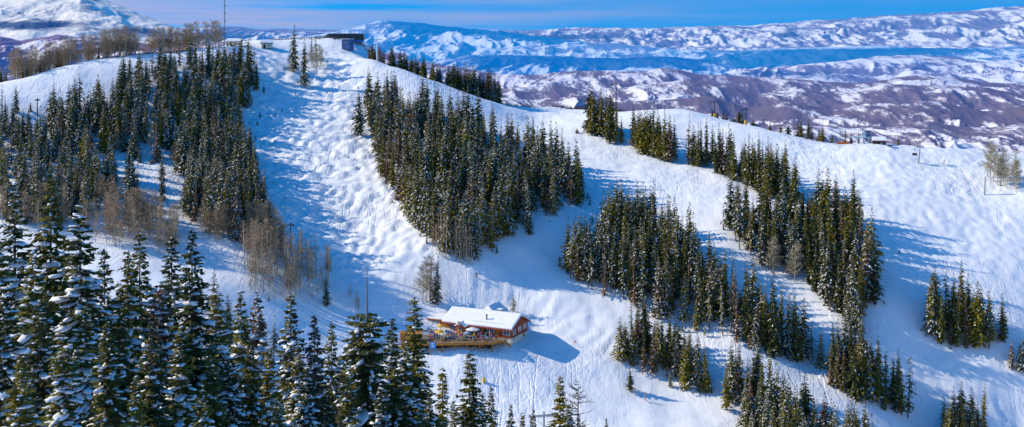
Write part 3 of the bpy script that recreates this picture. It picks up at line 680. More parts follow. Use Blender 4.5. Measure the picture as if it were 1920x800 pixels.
for key,poly,n in (('middle',[(690,190),(800,222),(950,272),(1080,345),(1098,385),(1000,420),(905,485),(800,452),(715,335)],22),('rib',[(1055,515),(1150,430),(1290,492),(1440,612),(1540,692),(1440,668),(1260,607)],26),
  ('clump',[(1163,676),(1185,640),(1300,690),(1336,730),(1320,748),(1260,718)],8),('east',[(1350,440),(1440,405),(1612,425),(1642,565),(1560,588),(1500,520)],16),('island',[(1738,612),(1830,608),(1862,640),(1785,656)],7),('hill',[(480,170),(475,330),(508,445),(420,455),(330,330),(215,290)],18)):
    saplings(key,poly,n,n*3)
STAND['valley']='the scattered conifers on the track behind the near spruces'
stand('valley',[(-30,600),(150,590),(300,600),(400,610),(500,640),(560,690),(560,740),(300,730),(0,720)],46,13,20,SN,3,17)
# single trees one can point at
single(549,46,136,'snowy','tall slim conifer standing alone on the crest just below the summit lift station')
single(570,70,163,'snowy','pointed snow-dusted conifer below the tallest one on the summit slope')
single(583,62,112,'dry','brown conifer in the bare tree cluster by the summit slope')
single(593,63,110,'dry','second brown conifer close beside the bare trees on the summit slope')
single(673,163,256,'snowy','solitary slender conifer on the right side of the mogul run')
single(816,478,572,'snowy','snowy conifer beside the bare aspens above the lodge')
single(962,545,592,'thin','small thin conifer directly behind the lodge roof')
single(613,510,572,'green','dark bushy conifer on the edge of the aspen grove')
single(504,545,565,'thin','little conifer between the aspen stems left of the run')
single(1082,240,252,'snowy','tiny snow-covered fir left of the crest clumps',2.0)
single(1182,685,731,'green','short green conifer alone in front of the meadow clump',1.3)
single(244,298,402,'snowy','narrow snow-laden conifer alone in the gap of the hill wood')
single(1855,545,650,'thin','slender bare-sided conifer right of the island of trees')
single(1881,550,640,'green','neat dark conifer standing apart right of the island of trees',1.1)
single(1625,445,566,'snowy','tall snowy conifer on the right corner of the east wood',1.2)
single(1640,452,570,'green','dense dark conifer at the right tip of the east wood',1.3)
single(57,190,212,'snowy','small conifer alone on the open snowy shoulder')
single(30,158,212,'snowy','larger conifer alone on the open snowy shoulder')
single(1600,480,620,'snowy','tall conifer at the lower tip of the east wood',.9)
single(993,352,440,'snowy','conifer hanging over the shaded gully bank',.8)
single(1110,395,420,'thin','small conifer on the shaded gully floor')
# behind the crests: placed on the far side of the ridge
def behind(stand_key,px,dy,pytop,fam,crestY,wide=1.0):
    Y=crestY+dy; x=(px-CX)/F*Y; z=gz(x,Y); h=-(pytop-HY)/F*Y-z
    if h<3: h=3
    T.append(dict(px=px,py=HY-F*z/Y,x=x,y=Y,z=z,h=h,fam=fam,stand=stand_key,wide=wide))
STAND['ridge']='the line of trees behind the summit ridge'
rs=random.Random(4)
for i in range(72):
    px=rs.uniform(690,937); t=(px-690)/245
    behind('ridge',px,rs.uniform(5,20),interp([(690,80),(720,76),(760,98),(830,118),(900,124),(935,140)],px)+rs.uniform(-5,16),rs.choice(['green','green','snowy','dry' if t<.3 else 'green']),float(interp([(690,606),(760,598),(830,590),(935,590)],px)),1.25)
STAND['shoulder']='the trees behind the snowy shoulder at the west end'
for i in range(34):
    px=rs.choice([rs.uniform(-10,110),rs.uniform(-10,110),rs.uniform(110,470)])
    behind('shoulder',px,rs.uniform(10,24),interp([(0,100),(60,92),(110,75),(200,75),(300,58),(400,62),(470,75)],px)+rs.uniform(0,38),rs.choice(['green','snowy','thin','dry']),float(interp([(0,540),(130,560),(250,575),(330,590),(470,605)],px)))
STAND['skyline']='the trees along the eastern skyline ridge'
for px,top in ((1336,208),(1345,212),(1356,205),(1362,214),(1376,222),(1386,208),(1392,210),(1400,226),(1412,228),(1464,234),(1478,236),(1496,222),(1502,228),(1516,226),(1522,238),(1536,242),(1542,236),(1560,252),(1585,240),(1596,250),(1610,246),(1684,258),(1706,268),(1444,232)):
    behind('skyline',px,rs.uniform(1,7),top-3,rs.choice(['green','green','dry']),float(interp([(1290,582),(1350,570),(1420,560),(1480,545),(1560,537),(1640,532),(1730,530)],px)),1.6)

# ---- how much of each conifer the photograph shows (painter's buffer of tree outlines)
bw,bh=960,400
ID=np.full((bh,bw),-1,np.int32)
for k in sorted(range(len(T)),key=lambda i:-T[i]['y']):
    d=T[k]; s=F/d['y']; cxp=(CX+s*d['x'])/2; yb=(HY-s*d['z'])/2; hh=d['h']*s/2; ww=hh*.21*d.get('wide',1)
    for row in range(max(0,int(yb-hh)),min(bh,int(yb)+1)):
        f=(row-(yb-hh))/max(hh,1); a=int(cxp-ww*.5*f); b=int(cxp+ww*.5*f)+1
        if b>0 and a<bw: ID[row,max(0,a):min(bw,b)]=k
vis=np.bincount(ID[ID>=0],minlength=len(T))
for k,d in enumerate(T): d['vis']=int(vis[k])+(10**6 if d.get('label') else 0)
# ------------------------------------------------------------------ planting
def place_tree(d, root_name, label, group, parts):
    """parts: list of (name, mesh)"""
    H0=d['H0']; s=d['h']/H0
    o=thing(root_name,label,'tree',(d['x'],d['y'],d['z']-.25),d.get('rz',0.0),group,(s*d.get('wide',1),s*d.get('wide',1),s))
    made=[]
    for nm,me in parts: made.append(link(nm,me,o))
    return o,made
rs=random.Random(9)
for k,d in enumerate(T):
    d['v']=rs.randrange(len(VAR[d['fam']])); d['rz']=rs.uniform(0,6.28); d.setdefault('wide',1.0)
    d['wide']*=rs.uniform(.85,1.2)*(20/d['h'])**.25; d['H0']=20.0; d['tint']=rs.random()

# foreground trees on the near hillside: (column and row of the top in the photo, depth, variant, width, label)
FG=[(-22,400,74,2,1.1,'snow-clad spruce cut by the left frame edge, very near'),(28,345,80,0,.9,'near spruce with a dark slender top at the left edge'),(95,336,84,4,.9,'near spruce with the tall golden-green top'),(150,392,78,2,1.0,'near snowy spruce with brown cones at its tip, right of the golden one'),
(62,470,66,0,1.0,'lower near spruce under the golden-topped one'),(8,540,58,2,1.1,'near spruce in shade with thick snow pads at the lower left corner'),(196,470,86,1,.85,'near spruce hidden behind the snowy cone-topped one'),(240,470,88,0,.9,'near spruce with round snow caps left of the slim pair'),
(262,436,92,1,.85,'near slim spruce with pointed top, left of the aspen gap'),(322,445,96,1,.95,'golden-green near spruce in the middle of the left group'),(360,430,90,4,.85,'slim upright near spruce right of the golden-green one'),(405,540,100,2,.95,'bushy near spruce with a blunt snowy top'),
(452,545,108,0,.8,'near spruce of the close twin pair, left one'),(482,548,112,2,.75,'near spruce of the close twin pair, right one'),(545,552,118,1,.9,'near spruce with pale flanks left of the dark one'),(590,590,118,4,.85,'near dark spruce with clear pointed top'),
(622,604,128,1,.75,'slim near spruce right of the dark pointed one'),(645,655,140,6,.9,'thin spire of a spruce in the gap before the broken top'),(735,596,148,4,.9,'short-topped spruce right in front of the deck end'),(776,560,132,3,1.15,'tall green spruce standing in front of the lodge deck'),
(762,640,126,0,1.0,'snow-capped spruce below the lodge deck, behind the tall green one'),(830,690,160,6,1.1,'thin spruce spire on the snow below the deck'),(881,660,166,3,1.25,'broad green spruce below the lodge corner'),(921,724,176,1,.8,'smaller spruce right of the broad green one'),
(906,735,172,0,.7,'low snowy spruce tucked beside the broad green one'),(958,756,190,4,.7,'short spruce top by the lower frame edge'),(1000,765,196,1,.7,'spruce tip next to the lift tower at the lower edge'),(1050,704,196,3,1.05,'spruce with leafless neighbour near the lower edge'),
(1066,752,192,2,.9,'snow-mounded low spruce at the foot of the leafless tree'),(1137,782,215,4,.6,'lone spruce tip at the lower edge of the valley snow'),(560,640,104,2,.9,'near spruce low in the frame before the dark pointed one'),(505,650,92,0,1.0,'near spruce filling the space under the twin pair'),
(430,660,82,2,1.1,'near spruce with heavy snow under the blunt-topped one'),(340,610,74,0,1.1,'near spruce filling the lower middle of the left group'),(285,600,70,4,1.0,'near dark spruce low in the left group'),(200,600,62,1,1.0,'near spruce low in the frame with shaded blue snow'),
(118,620,56,2,1.1,'nearest spruce with broad drooping snowy boughs'),(655,700,116,0,1.0,'near spruce left under the broken-topped one'),(715,720,112,2,1.0,'near spruce with a big white snow shelf'),(612,720,98,4,.9,'near spruce low in the frame right of the dark pointed one'),
(1085,775,200,1,.6,'small spruce right of the leafless tree at the lower edge'),(980,772,205,6,.9,'thin spire left of the lift tower at the lower edge'),(380,720,64,2,1.0,'near snowy spruce at the lower frame edge of the left group'),(520,740,78,1,1.0,'near spruce at the lower frame edge under the twin pair'),
(40,660,50,4,1.0,'nearest dark spruce in the lower left corner'),(255,700,56,0,1.0,'nearest spruce at the lower frame edge, left centre of its group'),(850,745,150,2,.7,'low spruce at the lower edge under the thin spire'),(805,735,128,1,.8,'near spruce right of the tall green one at the lower edge')]

FG+=[(75,560,60,1,1.0,'near spruce in the shaded mass just right of the lower left corner'),(160,560,66,0,1.0,'near spruce low between the cone-topped one and the nearest boughs'),(300,530,82,2,.95,'near spruce wedged between the two golden-green ones'),(470,640,88,4,.95,'dark near spruce directly under the twin pair'),
(575,680,96,2,.95,'snowy near spruce at the foot of the dark pointed one'),(640,760,100,3,1.0,'near spruce at the lower edge left of the broken-topped one'),(745,690,124,4,.95,'dark spruce between the broken-topped one and the tall green one'),(850,770,140,0,.8,'snowy spruce tip at the lower edge left of the broad green one'),
(925,790,170,3,.8,'spruce tip at the lower edge under the broad green one'),(395,640,78,3,1.0,'near spruce behind the snowy one at the lower edge of the left group'),(225,540,78,3,.9,'slim dark spruce deep inside the left group'),(790,760,122,2,.9,'snowy spruce at the lower edge below the lodge deck')]
allnear=NEAR+[NEAR_BRK,NEAR_THIN]
fgp={}
for i,(px,pt,Y,v,wd,lab) in enumerate(FG):
    cm,tm,H=allnear[v]
    x=(px-CX)/F*Y; z=gz(x,Y); h=-(pt-HY)/F*Y-z
    s=h/H
    o=thing('spruce_tree',lab,'tree',(x,Y,z-.2),rs.uniform(0,6.28),'near spruces on the viewer\'s hillside',(s*wd*1.14,s*wd*1.14,s))
    if v in fgp:
        for pr in fgp[v]:
            c=pr.copy(); COL.objects.link(c); c.parent=o
    else: fgp[v]=(link('trunk',tm,o),link('crown',cm,o))
# the spruce with the broken top and the bare snag rising out of it
px,pt,Y=688,575,124; cm,tm,H=NEAR_BRK; x=(px-CX)/F*Y; z=gz(x,Y); h=(-(pt-HY)/F*Y-z)/.82; s=h/H
o=thing('spruce_tree','near spruce with a broken blunt top and a bare dead stem rising from it','tree',(x,Y,z-.2),1.0,'near spruces on the viewer\'s hillside',(s*.95,s*.95,s))
link('trunk',tm,o); link('crown',cm,o)
mb=MB(); hh=H*.92; mb.tube((.05,0,H*.6),(.0,0,hh),.16,.06,7)
mb.build('dead_stem',M_GREYW,o)
# leafless tree by the lower edge
tmesh,cmesh,H=bare_tree(555,13,5.5,.35,420,.05,M_GREYW,M_GREYW,.35,.2)
Y=197; px=1075; x=(px-CX)/F*Y; z=gz(x,Y); h=-(715-HY)/F*Y-z
o=thing('dead_tree','leafless grey tree with crooked limbs among spruces at the lower edge','tree',(x,Y,z-.2),.4,None,(h/H,h/H,h/H)); link('trunk',tmesh,o); link('crown',cmesh,o)

# the 300 conifers that show largest stand as trees of their own; the rest are one wood
n_ind=300-len(FG)-1
order=sorted(range(len(T)),key=lambda k:-T[k]['vis'])
ind=set(order[:n_ind])
TONE={'snowy':'snow-dusted','green':'dark green','thin':'thin sparse','dry':'rusty brown'}
def size_word(d): return 'tall' if d['h']>18.5 else ('mid-height' if d['h']>14 else 'short')
cells={}
for k in ind:
    d=T[k]
    if d.get('label'): continue
    mem=[e for e in T if e['stand']==d['stand']]
    xs_=sorted(e['px'] for e in mem); ys_=sorted(e['py'] for e in mem); n=len(mem)
    fx=xs_.index(d['px'])/max(1,n-1); fy=ys_.index(d['py'])/max(1,n-1)
    if n<60: col='left' if fx<.34 else ('middle' if fx<.67 else 'right')
    else: col=['far left','left','middle','right','far right'][min(4,int(fx*5))]
    row='upper' if fy<.34 else ('central' if fy<.7 else 'lower edge')
    cells.setdefault((d['stand'],row,col,size_word(d),TONE[d['fam']]),[]).append(k)
SHORT={'hill':'wood left of moguls','west':'open west wood','middle':'wood right of moguls','rib':'long rib wood','clump':'clump below rib','low':'rib foot wood','strip':'narrow run strip','east':'east wood','row':'upper run row','crest':'crest clumps','island':'east tree island','corner':'lower right corner','ridge':'summit ridge line','shoulder':'west shoulder ridge','skyline':'east skyline','valley':'track behind spruces'}
ORD=['leftmost','second from left','third from left','fourth from left','fifth from left','sixth from left']
for (st,row,col,sz,tone),ks in cells.items():
    ks.sort(key=lambda k:T[k]['px'])
    for i,k in enumerate(ks):
        where={'upper':'upper','central':'central','lower edge':'lower'}[row]+' '+col
        if len(ks)==1: T[k]['label']=f"{sz} {tone} conifer, {where} of {SHORT[st]}"
        elif len(ks)<=6: T[k]['label']=f"{sz} {tone} conifer, {ORD[i] if i<len(ks)-1 else 'rightmost'}, {where} of {SHORT[st]}"
        else: T[k]['label']=f"{sz} {tone} conifer, {where} of {SHORT[st]}"
proto={}
for k in sorted(ind):
    d=T[k]; cm,tm,H,_=VAR[d['fam']][d['v']]
    s=d['h']/H; wd=d['wide']
    grp=('conifers of '+STAND[d['stand']]) if d['stand'] else None
    lab=d['label'].split()
    o=thing('conifer_tree',d['label'] if len(lab)<=16 else ' '.join(lab[:16]),'tree',(d['x'],d['y'],d['z']-.3),d['rz'],grp,(s*wd,s*wd,s))
    o.rotation_euler=(rs.gauss(0,.03),rs.gauss(0,.03),d['rz'])
    key=(d['fam'],d['v'])
    if key in proto:
        for pr in proto[key]:
            c=pr.copy(); COL.objects.link(c); c.parent=o
    else: proto[key]=(link('trunk',tm,o),link('crown',cm,o))
# the remaining trees as one mass
VV=[];QQ=[];MI=[];TI=[];off=0
for k in range(len(T)):
    if k in ind: continue
    d=T[k]; v,q,mi=VAR[d['fam']][d['v']][3]; s=d['h']/20.0; a=d['rz']; c_,s_=math.cos(a),math.sin(a)
    p=v*np.array([s*d['wide'],s*d['wide'],s],np.float32)
    p=np.stack([p[:,0]*c_-p[:,1]*s_+d['x'],p[:,0]*s_+p[:,1]*c_+d['y'],p[:,2]+d['z']-.3],-1)
    VV.append(p.astype(np.float32)); QQ.append(q+off); MI.append(mi); TI.append(np.full(len(v),d['tint'] if d['fam']!='dry' else .985,np.float32)); off+=len(v)
me=mesh_from('conifer_wood',np.concatenate(VV),np.concatenate(QQ),[M_NEEDF,M_SNOWT],np.concatenate(MI))
at=me.attributes.new('tint','FLOAT','POINT'); at.data.foreach_set('value',np.concatenate(TI))
o=link('conifer_wood',me); tag(o,'mass of snow-dusted conifers filling the depth of the woods on the slopes','woodland',None,'stuff')
print('conifers',len(T),'individual',len(ind)+len(FG)+1)

# ---- bare aspens
A=[]
def aspens(key,poly,n,hmin,hmax,protos,mind=1.2,seed=0):
    rs=random.Random(seed); xs_=[p[0] for p in poly]; ys_=[p[1] for p in poly]; c=0; t_=0
    while c<n and t_<n*50:
        t_+=1; px=rs.uniform(min(xs_),max(xs_)); py=rs.uniform(min(ys_),max(ys_))
        if not in_poly(poly,px,py): continue
        g=hit(px,py)
        if g is None: continue
        A.append((key,px,py,g[0],g[1],g[2],rs.uniform(hmin,hmax),rs.choice(protos))); c+=1
aspens('grove',[(452,500),(500,480),(545,495),(620,530),(605,575),(480,570)],62,10,17,ASPEN,1,1)
aspens('grove',[(470,440),(520,440),(530,490),(480,490)],20,10,15,ASPEN_HAZE,1,12)
aspens('foot of the dense wood',[(800,452),(850,478),(890,488),(885,498),(830,488)],14,11,16,ASPEN,1,2)
aspens('right slope',[(1838,325),(1880,345),(1908,350),(1905,366),(1840,332)],16,10,15,ASPEN_PALE,1,3)
aspens('lower edge of the east wood',[(1440,505),(1500,522),(1490,535),(1450,520)],10,9,14,ASPEN_PALE,1,4)
aspens('gap of the hill wood',[(200,400),(330,425),(350,480),(200,470)],40,9,14,ASPEN_HAZE,1,5)
aspens('hill wood',[(330,400),(500,430),(480,470),(380,455)],24,8,13,ASPEN_HAZE,1,6)
aspens('summit slope',[(572,125),(605,120),(608,150),(580,150)],8,8,12,ASPEN_PALE,1,7)
aspens('lodge path',[(792,560),(808,562),(806,572),(790,570)],4,14,17,ASPEN_PALE,1,8)
aspens('valley track',[(650,560),(680,560),(690,600),(660,600)],3,5,7,ASPEN_HAZE,1,9)
rs=random.Random(14)
for i in range(86):
    px=rs.uniform(20,415); Yc=float(interp([(0,540),(130,560),(250,575),(330,590),(470,605)],px)); Y=Yc+rs.uniform(6,20); x=(px-CX)/F*Y; z=gz(x,Y)
    A.append(('ridge behind the snowy shoulder',px,0,x,Y,z,rs.uniform(9,15),rs.choice(ASPEN_HAZE)))
n_asp=len(A)
aspens('more',[(455,470),(540,480),(620,525),(600,575),(470,570)],34,8,15,ASPEN,1,21)
aspens('more',[(800,450),(870,482),(905,486),(890,500),(820,485)],12,9,15,ASPEN,1,22)
aspens('more',[(0,330),(200,380),(330,420),(330,460),(200,470),(0,440)],40,8,13,ASPEN_HAZE,1,23)
aspens('more',[(150,200),(420,180),(470,300),(480,420),(330,330),(150,290)],30,8,14,ASPEN_HAZE,1,24)
aspens('more',[(690,200),(800,230),(760,400),(700,300)],14,9,14,ASPEN_HAZE,1,25)
rs=random.Random(24)
for i in range(50):
    px=rs.uniform(40,420); Yc=float(interp([(0,540),(130,560),(250,575),(330,590),(470,605)],px)); Y=Yc+rs.uniform(8,26); x=(px-CX)/F*Y; z=gz(x,Y)
    A.append(('more',px,0,x,Y,z,rs.uniform(9,15),rs.choice(ASPEN_HAZE)))
extra_asp=A[n_asp:]; A=A[:n_asp]
for nm,gi,mat in (('aspen_thicket',0,M_ASPB),('aspen_twig_haze',1,M_ASPT)):
    VV=[];FF=[];off=0; cache={}
    for key,px,py,x,y,z,h,pr in extra_asp:
        me_=pr[gi]; s=h/pr[2]
        if me_.name not in cache:
            co=np.empty(len(me_.vertices)*3,np.float32); me_.vertices.foreach_get('co',co); cache[me_.name]=(co.reshape(-1,3),[list(p.vertices) for p in me_.polygons])
        v,f=cache[me_.name]; a=(x*7+y)%6.28; c_,s_=math.cos(a),math.sin(a); p=v*s
        VV.append(np.stack([p[:,0]*c_-p[:,1]*s_+x,p[:,0]*s_+p[:,1]*c_+y,p[:,2]+z-.2],-1)); FF+=[[i+off for i in q] for q in f]; off+=len(v)
    me_=mesh_from(nm,np.concatenate(VV),FF,mat)
    if gi==0: thick=link(nm,me_); tag(thick,'mass of bare brown aspens threaded through the woods and along the ridge','woodland',None,'stuff')
    else: link(nm,me_,thick)
bkey={}
AL={'grove':'bare aspen with pale straight stem in the grove left of the lodge run','foot of the dense wood':'bare tan aspen at the lower foot of the dense middle wood','right slope':'pale bare aspen in the cluster on the open right slope',
'lower edge of the east wood':'pale bare aspen along the lower edge of the east wood','gap of the hill wood':'thin brown bare aspen in the snowy gap of the hill wood','hill wood':'greyish bare aspen at the lower edge of the hill wood',
'summit slope':'bare sapling among the brown conifers on the summit slope','lodge path':'tall bare aspen beside the snowy conifer above the lodge','valley track':'bare sapling beside the shaded track left of the lodge','ridge behind the snowy shoulder':'brown bare aspen on the ridge behind the snowy shoulder'}
for key,px,py,x,y,z,h,pr in A:
    tmsh,cmsh,H=pr; s=h/H
    o=thing('aspen_tree',AL[key],'tree',(x,y,z-.2),rs.uniform(0,6.28),'bare aspens: '+key,(s*1.15,s*1.15,s))
    if id(pr) in bkey:
        for q_ in bkey[id(pr)]:
            c=q_.copy(); COL.objects.link(c); c.parent=o
    else: bkey[id(pr)]=(link('trunk',tmsh,o),link('crown',cmsh,o))
# low brown brush beyond the crest and on the valley floor
V=[];Q=[]
rs2=np.random.default_rng(8)
for i in range(2600):
    if i<1500: px=rs2.uniform(945,1170); Y=float(interp([(940,592),(1020,600),(1200,594)],px))+rs2.uniform(6,22)
    elif i<2000: px=rs2.uniform(500,690); Y=rs2.uniform(640,665)
    else: px=rs2.uniform(60,470); Y=float(interp([(0,540),(130,560),(250,575),(330,590),(470,605)],px))+rs2.uniform(4,16)
    x=(px-CX)/F*Y; z=gz(x,Y); hh=rs2.uniform(1.0,2.6) if i<1500 else rs2.uniform(.4,1.5)
    for j in range(5):
        a=np.array([x+rs2.normal(0,.6),Y+rs2.normal(0,.6),z-.3]); b=a+np.array([rs2.normal(0,.5),rs2.normal(0,.5),hh*rs2.uniform(.6,1.1)])
        w_=np.array([.10,.05,0]); n0=len(V); V+=[tuple(a-w_),tuple(a+w_),tuple(b+w_*.4),tuple(b-w_*.4)]; Q.append((n0,n0+1,n0+2,n0+3))
o=link('brown_brush',mesh_from('brown_brush',np.array(V),np.array(Q),M_BRUSH)); tag(o,'low brown brush along the crests','brush',None,'stuff')
# ------------------------------------------------------------------ materials for the built things
M_RED=simple('red_brown_boards',(.36,.06,.028),.7,.3,1.2,stretch=(.3,.3,6))
M_LOG=simple('brown_log_wall',(.40,.13,.04),.7,.35,1.2,stretch=(.3,.3,5))
M_ORA=simple('orange_stained_wood',(.58,.19,.03),.6,.3,1.5,stretch=(.4,.4,4))
M_DECK=simple('golden_deck_wood',(.46,.19,.03),.7,.3,1.2,stretch=(5,.4,1))
M_FLOOR=simple('trodden_deck_boards',(.30,.24,.20),.8,.35,.8,stretch=(4,.4,1))
M_CREAM=simple('cream_render',(.70,.64,.47),.85,.08,1.0)
M_TRIM=simple('white_window_paint',(.78,.77,.72),.5,.06,2)
M_GLASS=simple('dark_window_glass',(.09,.12,.16),.08,.3,.6,spec=.8)
M_DARK=simple('dark_shade_boards',(.035,.03,.028),.9,.3,1)
M_METAL=simple('galvanised_steel',(.36,.37,.38),.45,.12,2,metal=.6)
M_DKMET=simple('dark_steel',(.07,.07,.075),.5,.2,2,metal=.4)
M_STONE=simple('chimney_stone',(.38,.36,.33),.9,.25,2)
M_BLUEP=simple('blue_station_panel',(.045,.20,.50),.5,.12,.6)
M_BLUED=simple('dark_blue_panel',(.03,.10,.26),.5,.15,.6)
M_CANOPY=simple('dark_canopy_glass',(.035,.045,.04),.25,.3,.3,spec=.6)
M_WHITEP=simple('white_painted_metal',(.74,.76,.77),.5,.06,1)
M_TEAL=simple('pale_teal_metal',(.55,.68,.70),.5,.08,1)
M_SIGN=simple('blue_sign_face',(.03,.30,.80),.45,.06,1)
M_SIGNT=simple('white_lettering',(.85,.86,.88),.5,.03,1)
M_YEL=simple('yellow_pad',(.80,.48,.02),.6,.12,2)
M_REDP=simple('red_pad',(.70,.03,.03),.6,.12,2)
M_ORF=simple('orange_fence_mesh',(.75,.16,.03),.7,.2,2)
M_SNOWR=simple('roof_snow',(.88,.89,.92),.7,.03,.4,bump=.3)
M_CANV_Y=simple('yellow_canvas',(.80,.42,.03),.7,.1,2)
M_CANV_W=simple('pale_canvas',(.74,.74,.76),.7,.06,2)
M_CANV_B=simple('grey_blue_canvas',(.30,.36,.48),.7,.1,2)
M_FLAGR=simple('flag_cloth',(.62,.10,.12),.8,.2,1.5)
M_SKIN=simple('skin',(.55,.34,.24),.6,.1,3)
M_BOOT=simple('boot_plastic',(.06,.06,.07),.5,.3,3)
def object_colour(name, rough=.7, dim=1.0):
    m,t,ns,L=nt(name); out=N(ns,'ShaderNodeOutputMaterial'); b=N(ns,'ShaderNodeBsdfPrincipled'); L.new(b.outputs[0],out.inputs[0]); b.inputs['Roughness'].default_value=rough
    oi=N(ns,'ShaderNodeObjectInfo'); tc=N(ns,'ShaderNodeTexCoord'); no=N(ns,'ShaderNodeTexNoise'); no.inputs['Scale'].default_value=9; L.new(tc.outputs['Object'],no.inputs['Vector'])
    mr=N(ns,'ShaderNodeMapRange'); mr.inputs[3].default_value=.75*dim; mr.inputs[4].default_value=1.2*dim; L.new(no.outputs[0],mr.inputs[0])
    sc=N(ns,'ShaderNodeVectorMath',operation='SCALE'); L.new(oi.outputs['Color'],sc.inputs[0]); L.new(mr.outputs[0],sc.inputs['Scale']); L.new(sc.outputs[0],b.inputs['Base Color']); return m
M_JACKET=object_colour('jacket_cloth')
M_PANTS=simple('dark_ski_trousers',(.05,.05,.06),.8,.4,6)
M_PANTB=simple('blue_ski_trousers',(.05,.09,.22),.8,.3,6)

# ------------------------------------------------------------------ the lodge
LZ=-(632-HY)/F*393; LRZ=R(-26); LC=(-.3,393.0,LZ)
lodge=thing('ski_lodge','long wooden ski lodge with thick snow on its low gable roof above the sun deck','lodge',LC,LRZ)
Lm=24.5; Wd=12.4; eh=2.85; pk=5.5; FD=-3.6
mb=MB()          # log walls (main block and west annex), gable ends included
mb.add([(-Lm,0,0),(0,0,0),(0,Wd,0),(-Lm,Wd,0),(-Lm,0,eh),(0,0,eh),(0,Wd,eh),(-Lm,Wd,eh),(-Lm,Wd/2,pk-.15),(0,Wd/2,pk-.15)],
       [(0,1,5,4),(2,3,7,6),(3,0,4,8,7),(0,3,2,1),(4,5,9,8),(6,7,8,9)])
mb.box((-Lm-3.4,5.2,1.35),(6.8,8.2,2.7))
mb.build('wall',M_LOG,lodge)
MB().add([(.02,-.03,-.1),(.02,Wd+.03,-.1),(.02,Wd+.03,eh),(.02,Wd/2,pk-.16),(.02,-.03,eh)],[(0,1,2,3,4)]).build('gable_wall',M_RED,lodge)
mb=MB(); mb.box((-Lm/2,Wd/2,FD/2-.02),(Lm-.1,Wd-.1,-FD)); mb.build('foundation',M_CREAM,lodge)
mb=MB(); mb.box((.06,Wd/2,-.12),(.16,Wd+.2,.28)); mb.box((-Lm/2,-.06,-.12),(Lm,.14,.26)); mb.build('sill_beam',M_RED,lodge)
# roof slabs
def roof(name,mat,x0,x1,ov,th,dz,parent,rid=None,edge=0.0):
    y0,y1,ym=-ov,Wd+ov,Wd/2; sl=(pk-eh)/(Wd/2)
    ze=eh-sl*ov; n=14; mbx=MB(); V=[];fs=[]
    m=MB(); prof=[(y0,ze+dz),(ym,pk+dz),(y1,ze+dz),(y1,ze+dz+th*.85),(ym+.5,pk+dz+th*.93),(ym,pk+dz+th),(ym-.5,pk+dz+th*.93),(y0,ze+dz+th*.85)]
    m.extrude_x(prof,x0,x1); return m.build(name,mat,parent,bevel=edge)
rf=roof('roof',M_RED,-Lm-.5,1.0,1.1,.2,0,lodge)
sn=roof('snow_cover',M_SNOWR,-Lm-.45,.85,1.0,.85,.205,rf,edge=.34)
an=MB().add([(-Lm-7.2,.6,2.72),(-Lm-.52,.6,2.72),(-Lm-.52,9.8,3.1),(-Lm-7.2,9.8,3.1),(-Lm-7.2,.6,2.92),(-Lm-.52,.6,2.92),(-Lm-.52,9.8,3.3),(-Lm-7.2,9.8,3.3)],[(0,3,2,1),(4,5,6,7),(0,1,5,4),(1,2,6,5),(2,3,7,6),(3,0,4,7)]).build('annex_roof',M_ORA,lodge)
MB().add([(-Lm-7.1,.65,2.925),(-Lm-.55,.65,2.925),(-Lm-.55,9.7,3.305),(-Lm-7.1,9.7,3.305),(-Lm-7.0,.8,3.55),(-Lm-.55,.8,3.55),(-Lm-.55,9.6,3.95),(-Lm-7.0,9.6,3.95)],[(0,3,2,1),(4,5,6,7),(0,1,5,4),(1,2,6,5),(2,3,7,6),(3,0,4,7)]).build('snow_cover',M_SNOWR,an,bevel=.2)
# rear cross wing
rw=MB().add([(-17,6.5,2.4),(-7,6.5,2.4),(-7,17,2.4),(-17,17,2.4),(-13,10.4,6.3),(-13,17,6.3)],[(0,1,4),(3,5,2),(0,4,5,3),(1,2,5,4)]).build('rear_wing_roof',M_RED,lodge)
MB().add([(-17.6,6.6,2.45),(-6.4,6.6,2.45),(-6.4,17.3,2.45),(-17.6,17.3,2.45),(-13,9.4,7.3),(-13,17.3,7.3)],[(0,1,4),(3,5,2),(0,4,5,3),(1,2,5,4)]).build('snow_cover',M_SNOWR,rw,bevel=.25)
MB().box((-12,12,-.5),(9.4,9.6,5.8)).build('rear_wing_wall',M_LOG,lodge)
# chimneys and vents
c=MB().box((-8.4,9.0,5.2),(1.5,1.3,2.6)).build('stone_chimney',M_STONE,lodge); MB().box((-8.4,9.0,6.62),(1.7,1.5,.22)).build('chimney_cap',M_SNOWR,c)
c=MB().box((-5.6,9.6,4.4),(1.7,1.5,1.6)).build('vent_housing',M_METAL,lodge); MB().add([(-6.5,8.8,5.22),(-4.7,8.8,5.22),(-4.7,10.4,5.22),(-6.5,10.4,5.22),(-5.6,9.6,6.1)],[(0,3,2,1),(0,1,4),(1,2,4),(2,3,4),(3,0,4)]).build('snow_cap',M_SNOWR,c)
MB().box((-7.0,8.2,5.0),(.7,.6,.8)).build('vent_housing',M_METAL,lodge)
mb=MB(); mb.tube((-9.6,1.6,2.6),(-9.6,1.6,5.9),.22,.22,10); mb.lathe([(.34,0),(.34,.25),(.05,.4)],(-9.6,1.6,5.9),10); mb.build('flue_pipe',M_DKMET,lodge)
mb=MB()
for i in range(24):
    x=-14.0+i*.52; mb.box((x,.25+.12*(i%2),eh+.02+.205+.85+.03),(.16,.12,.22))
mb.build('snow_guard',M_STONE,lodge)['kind']='stuff'
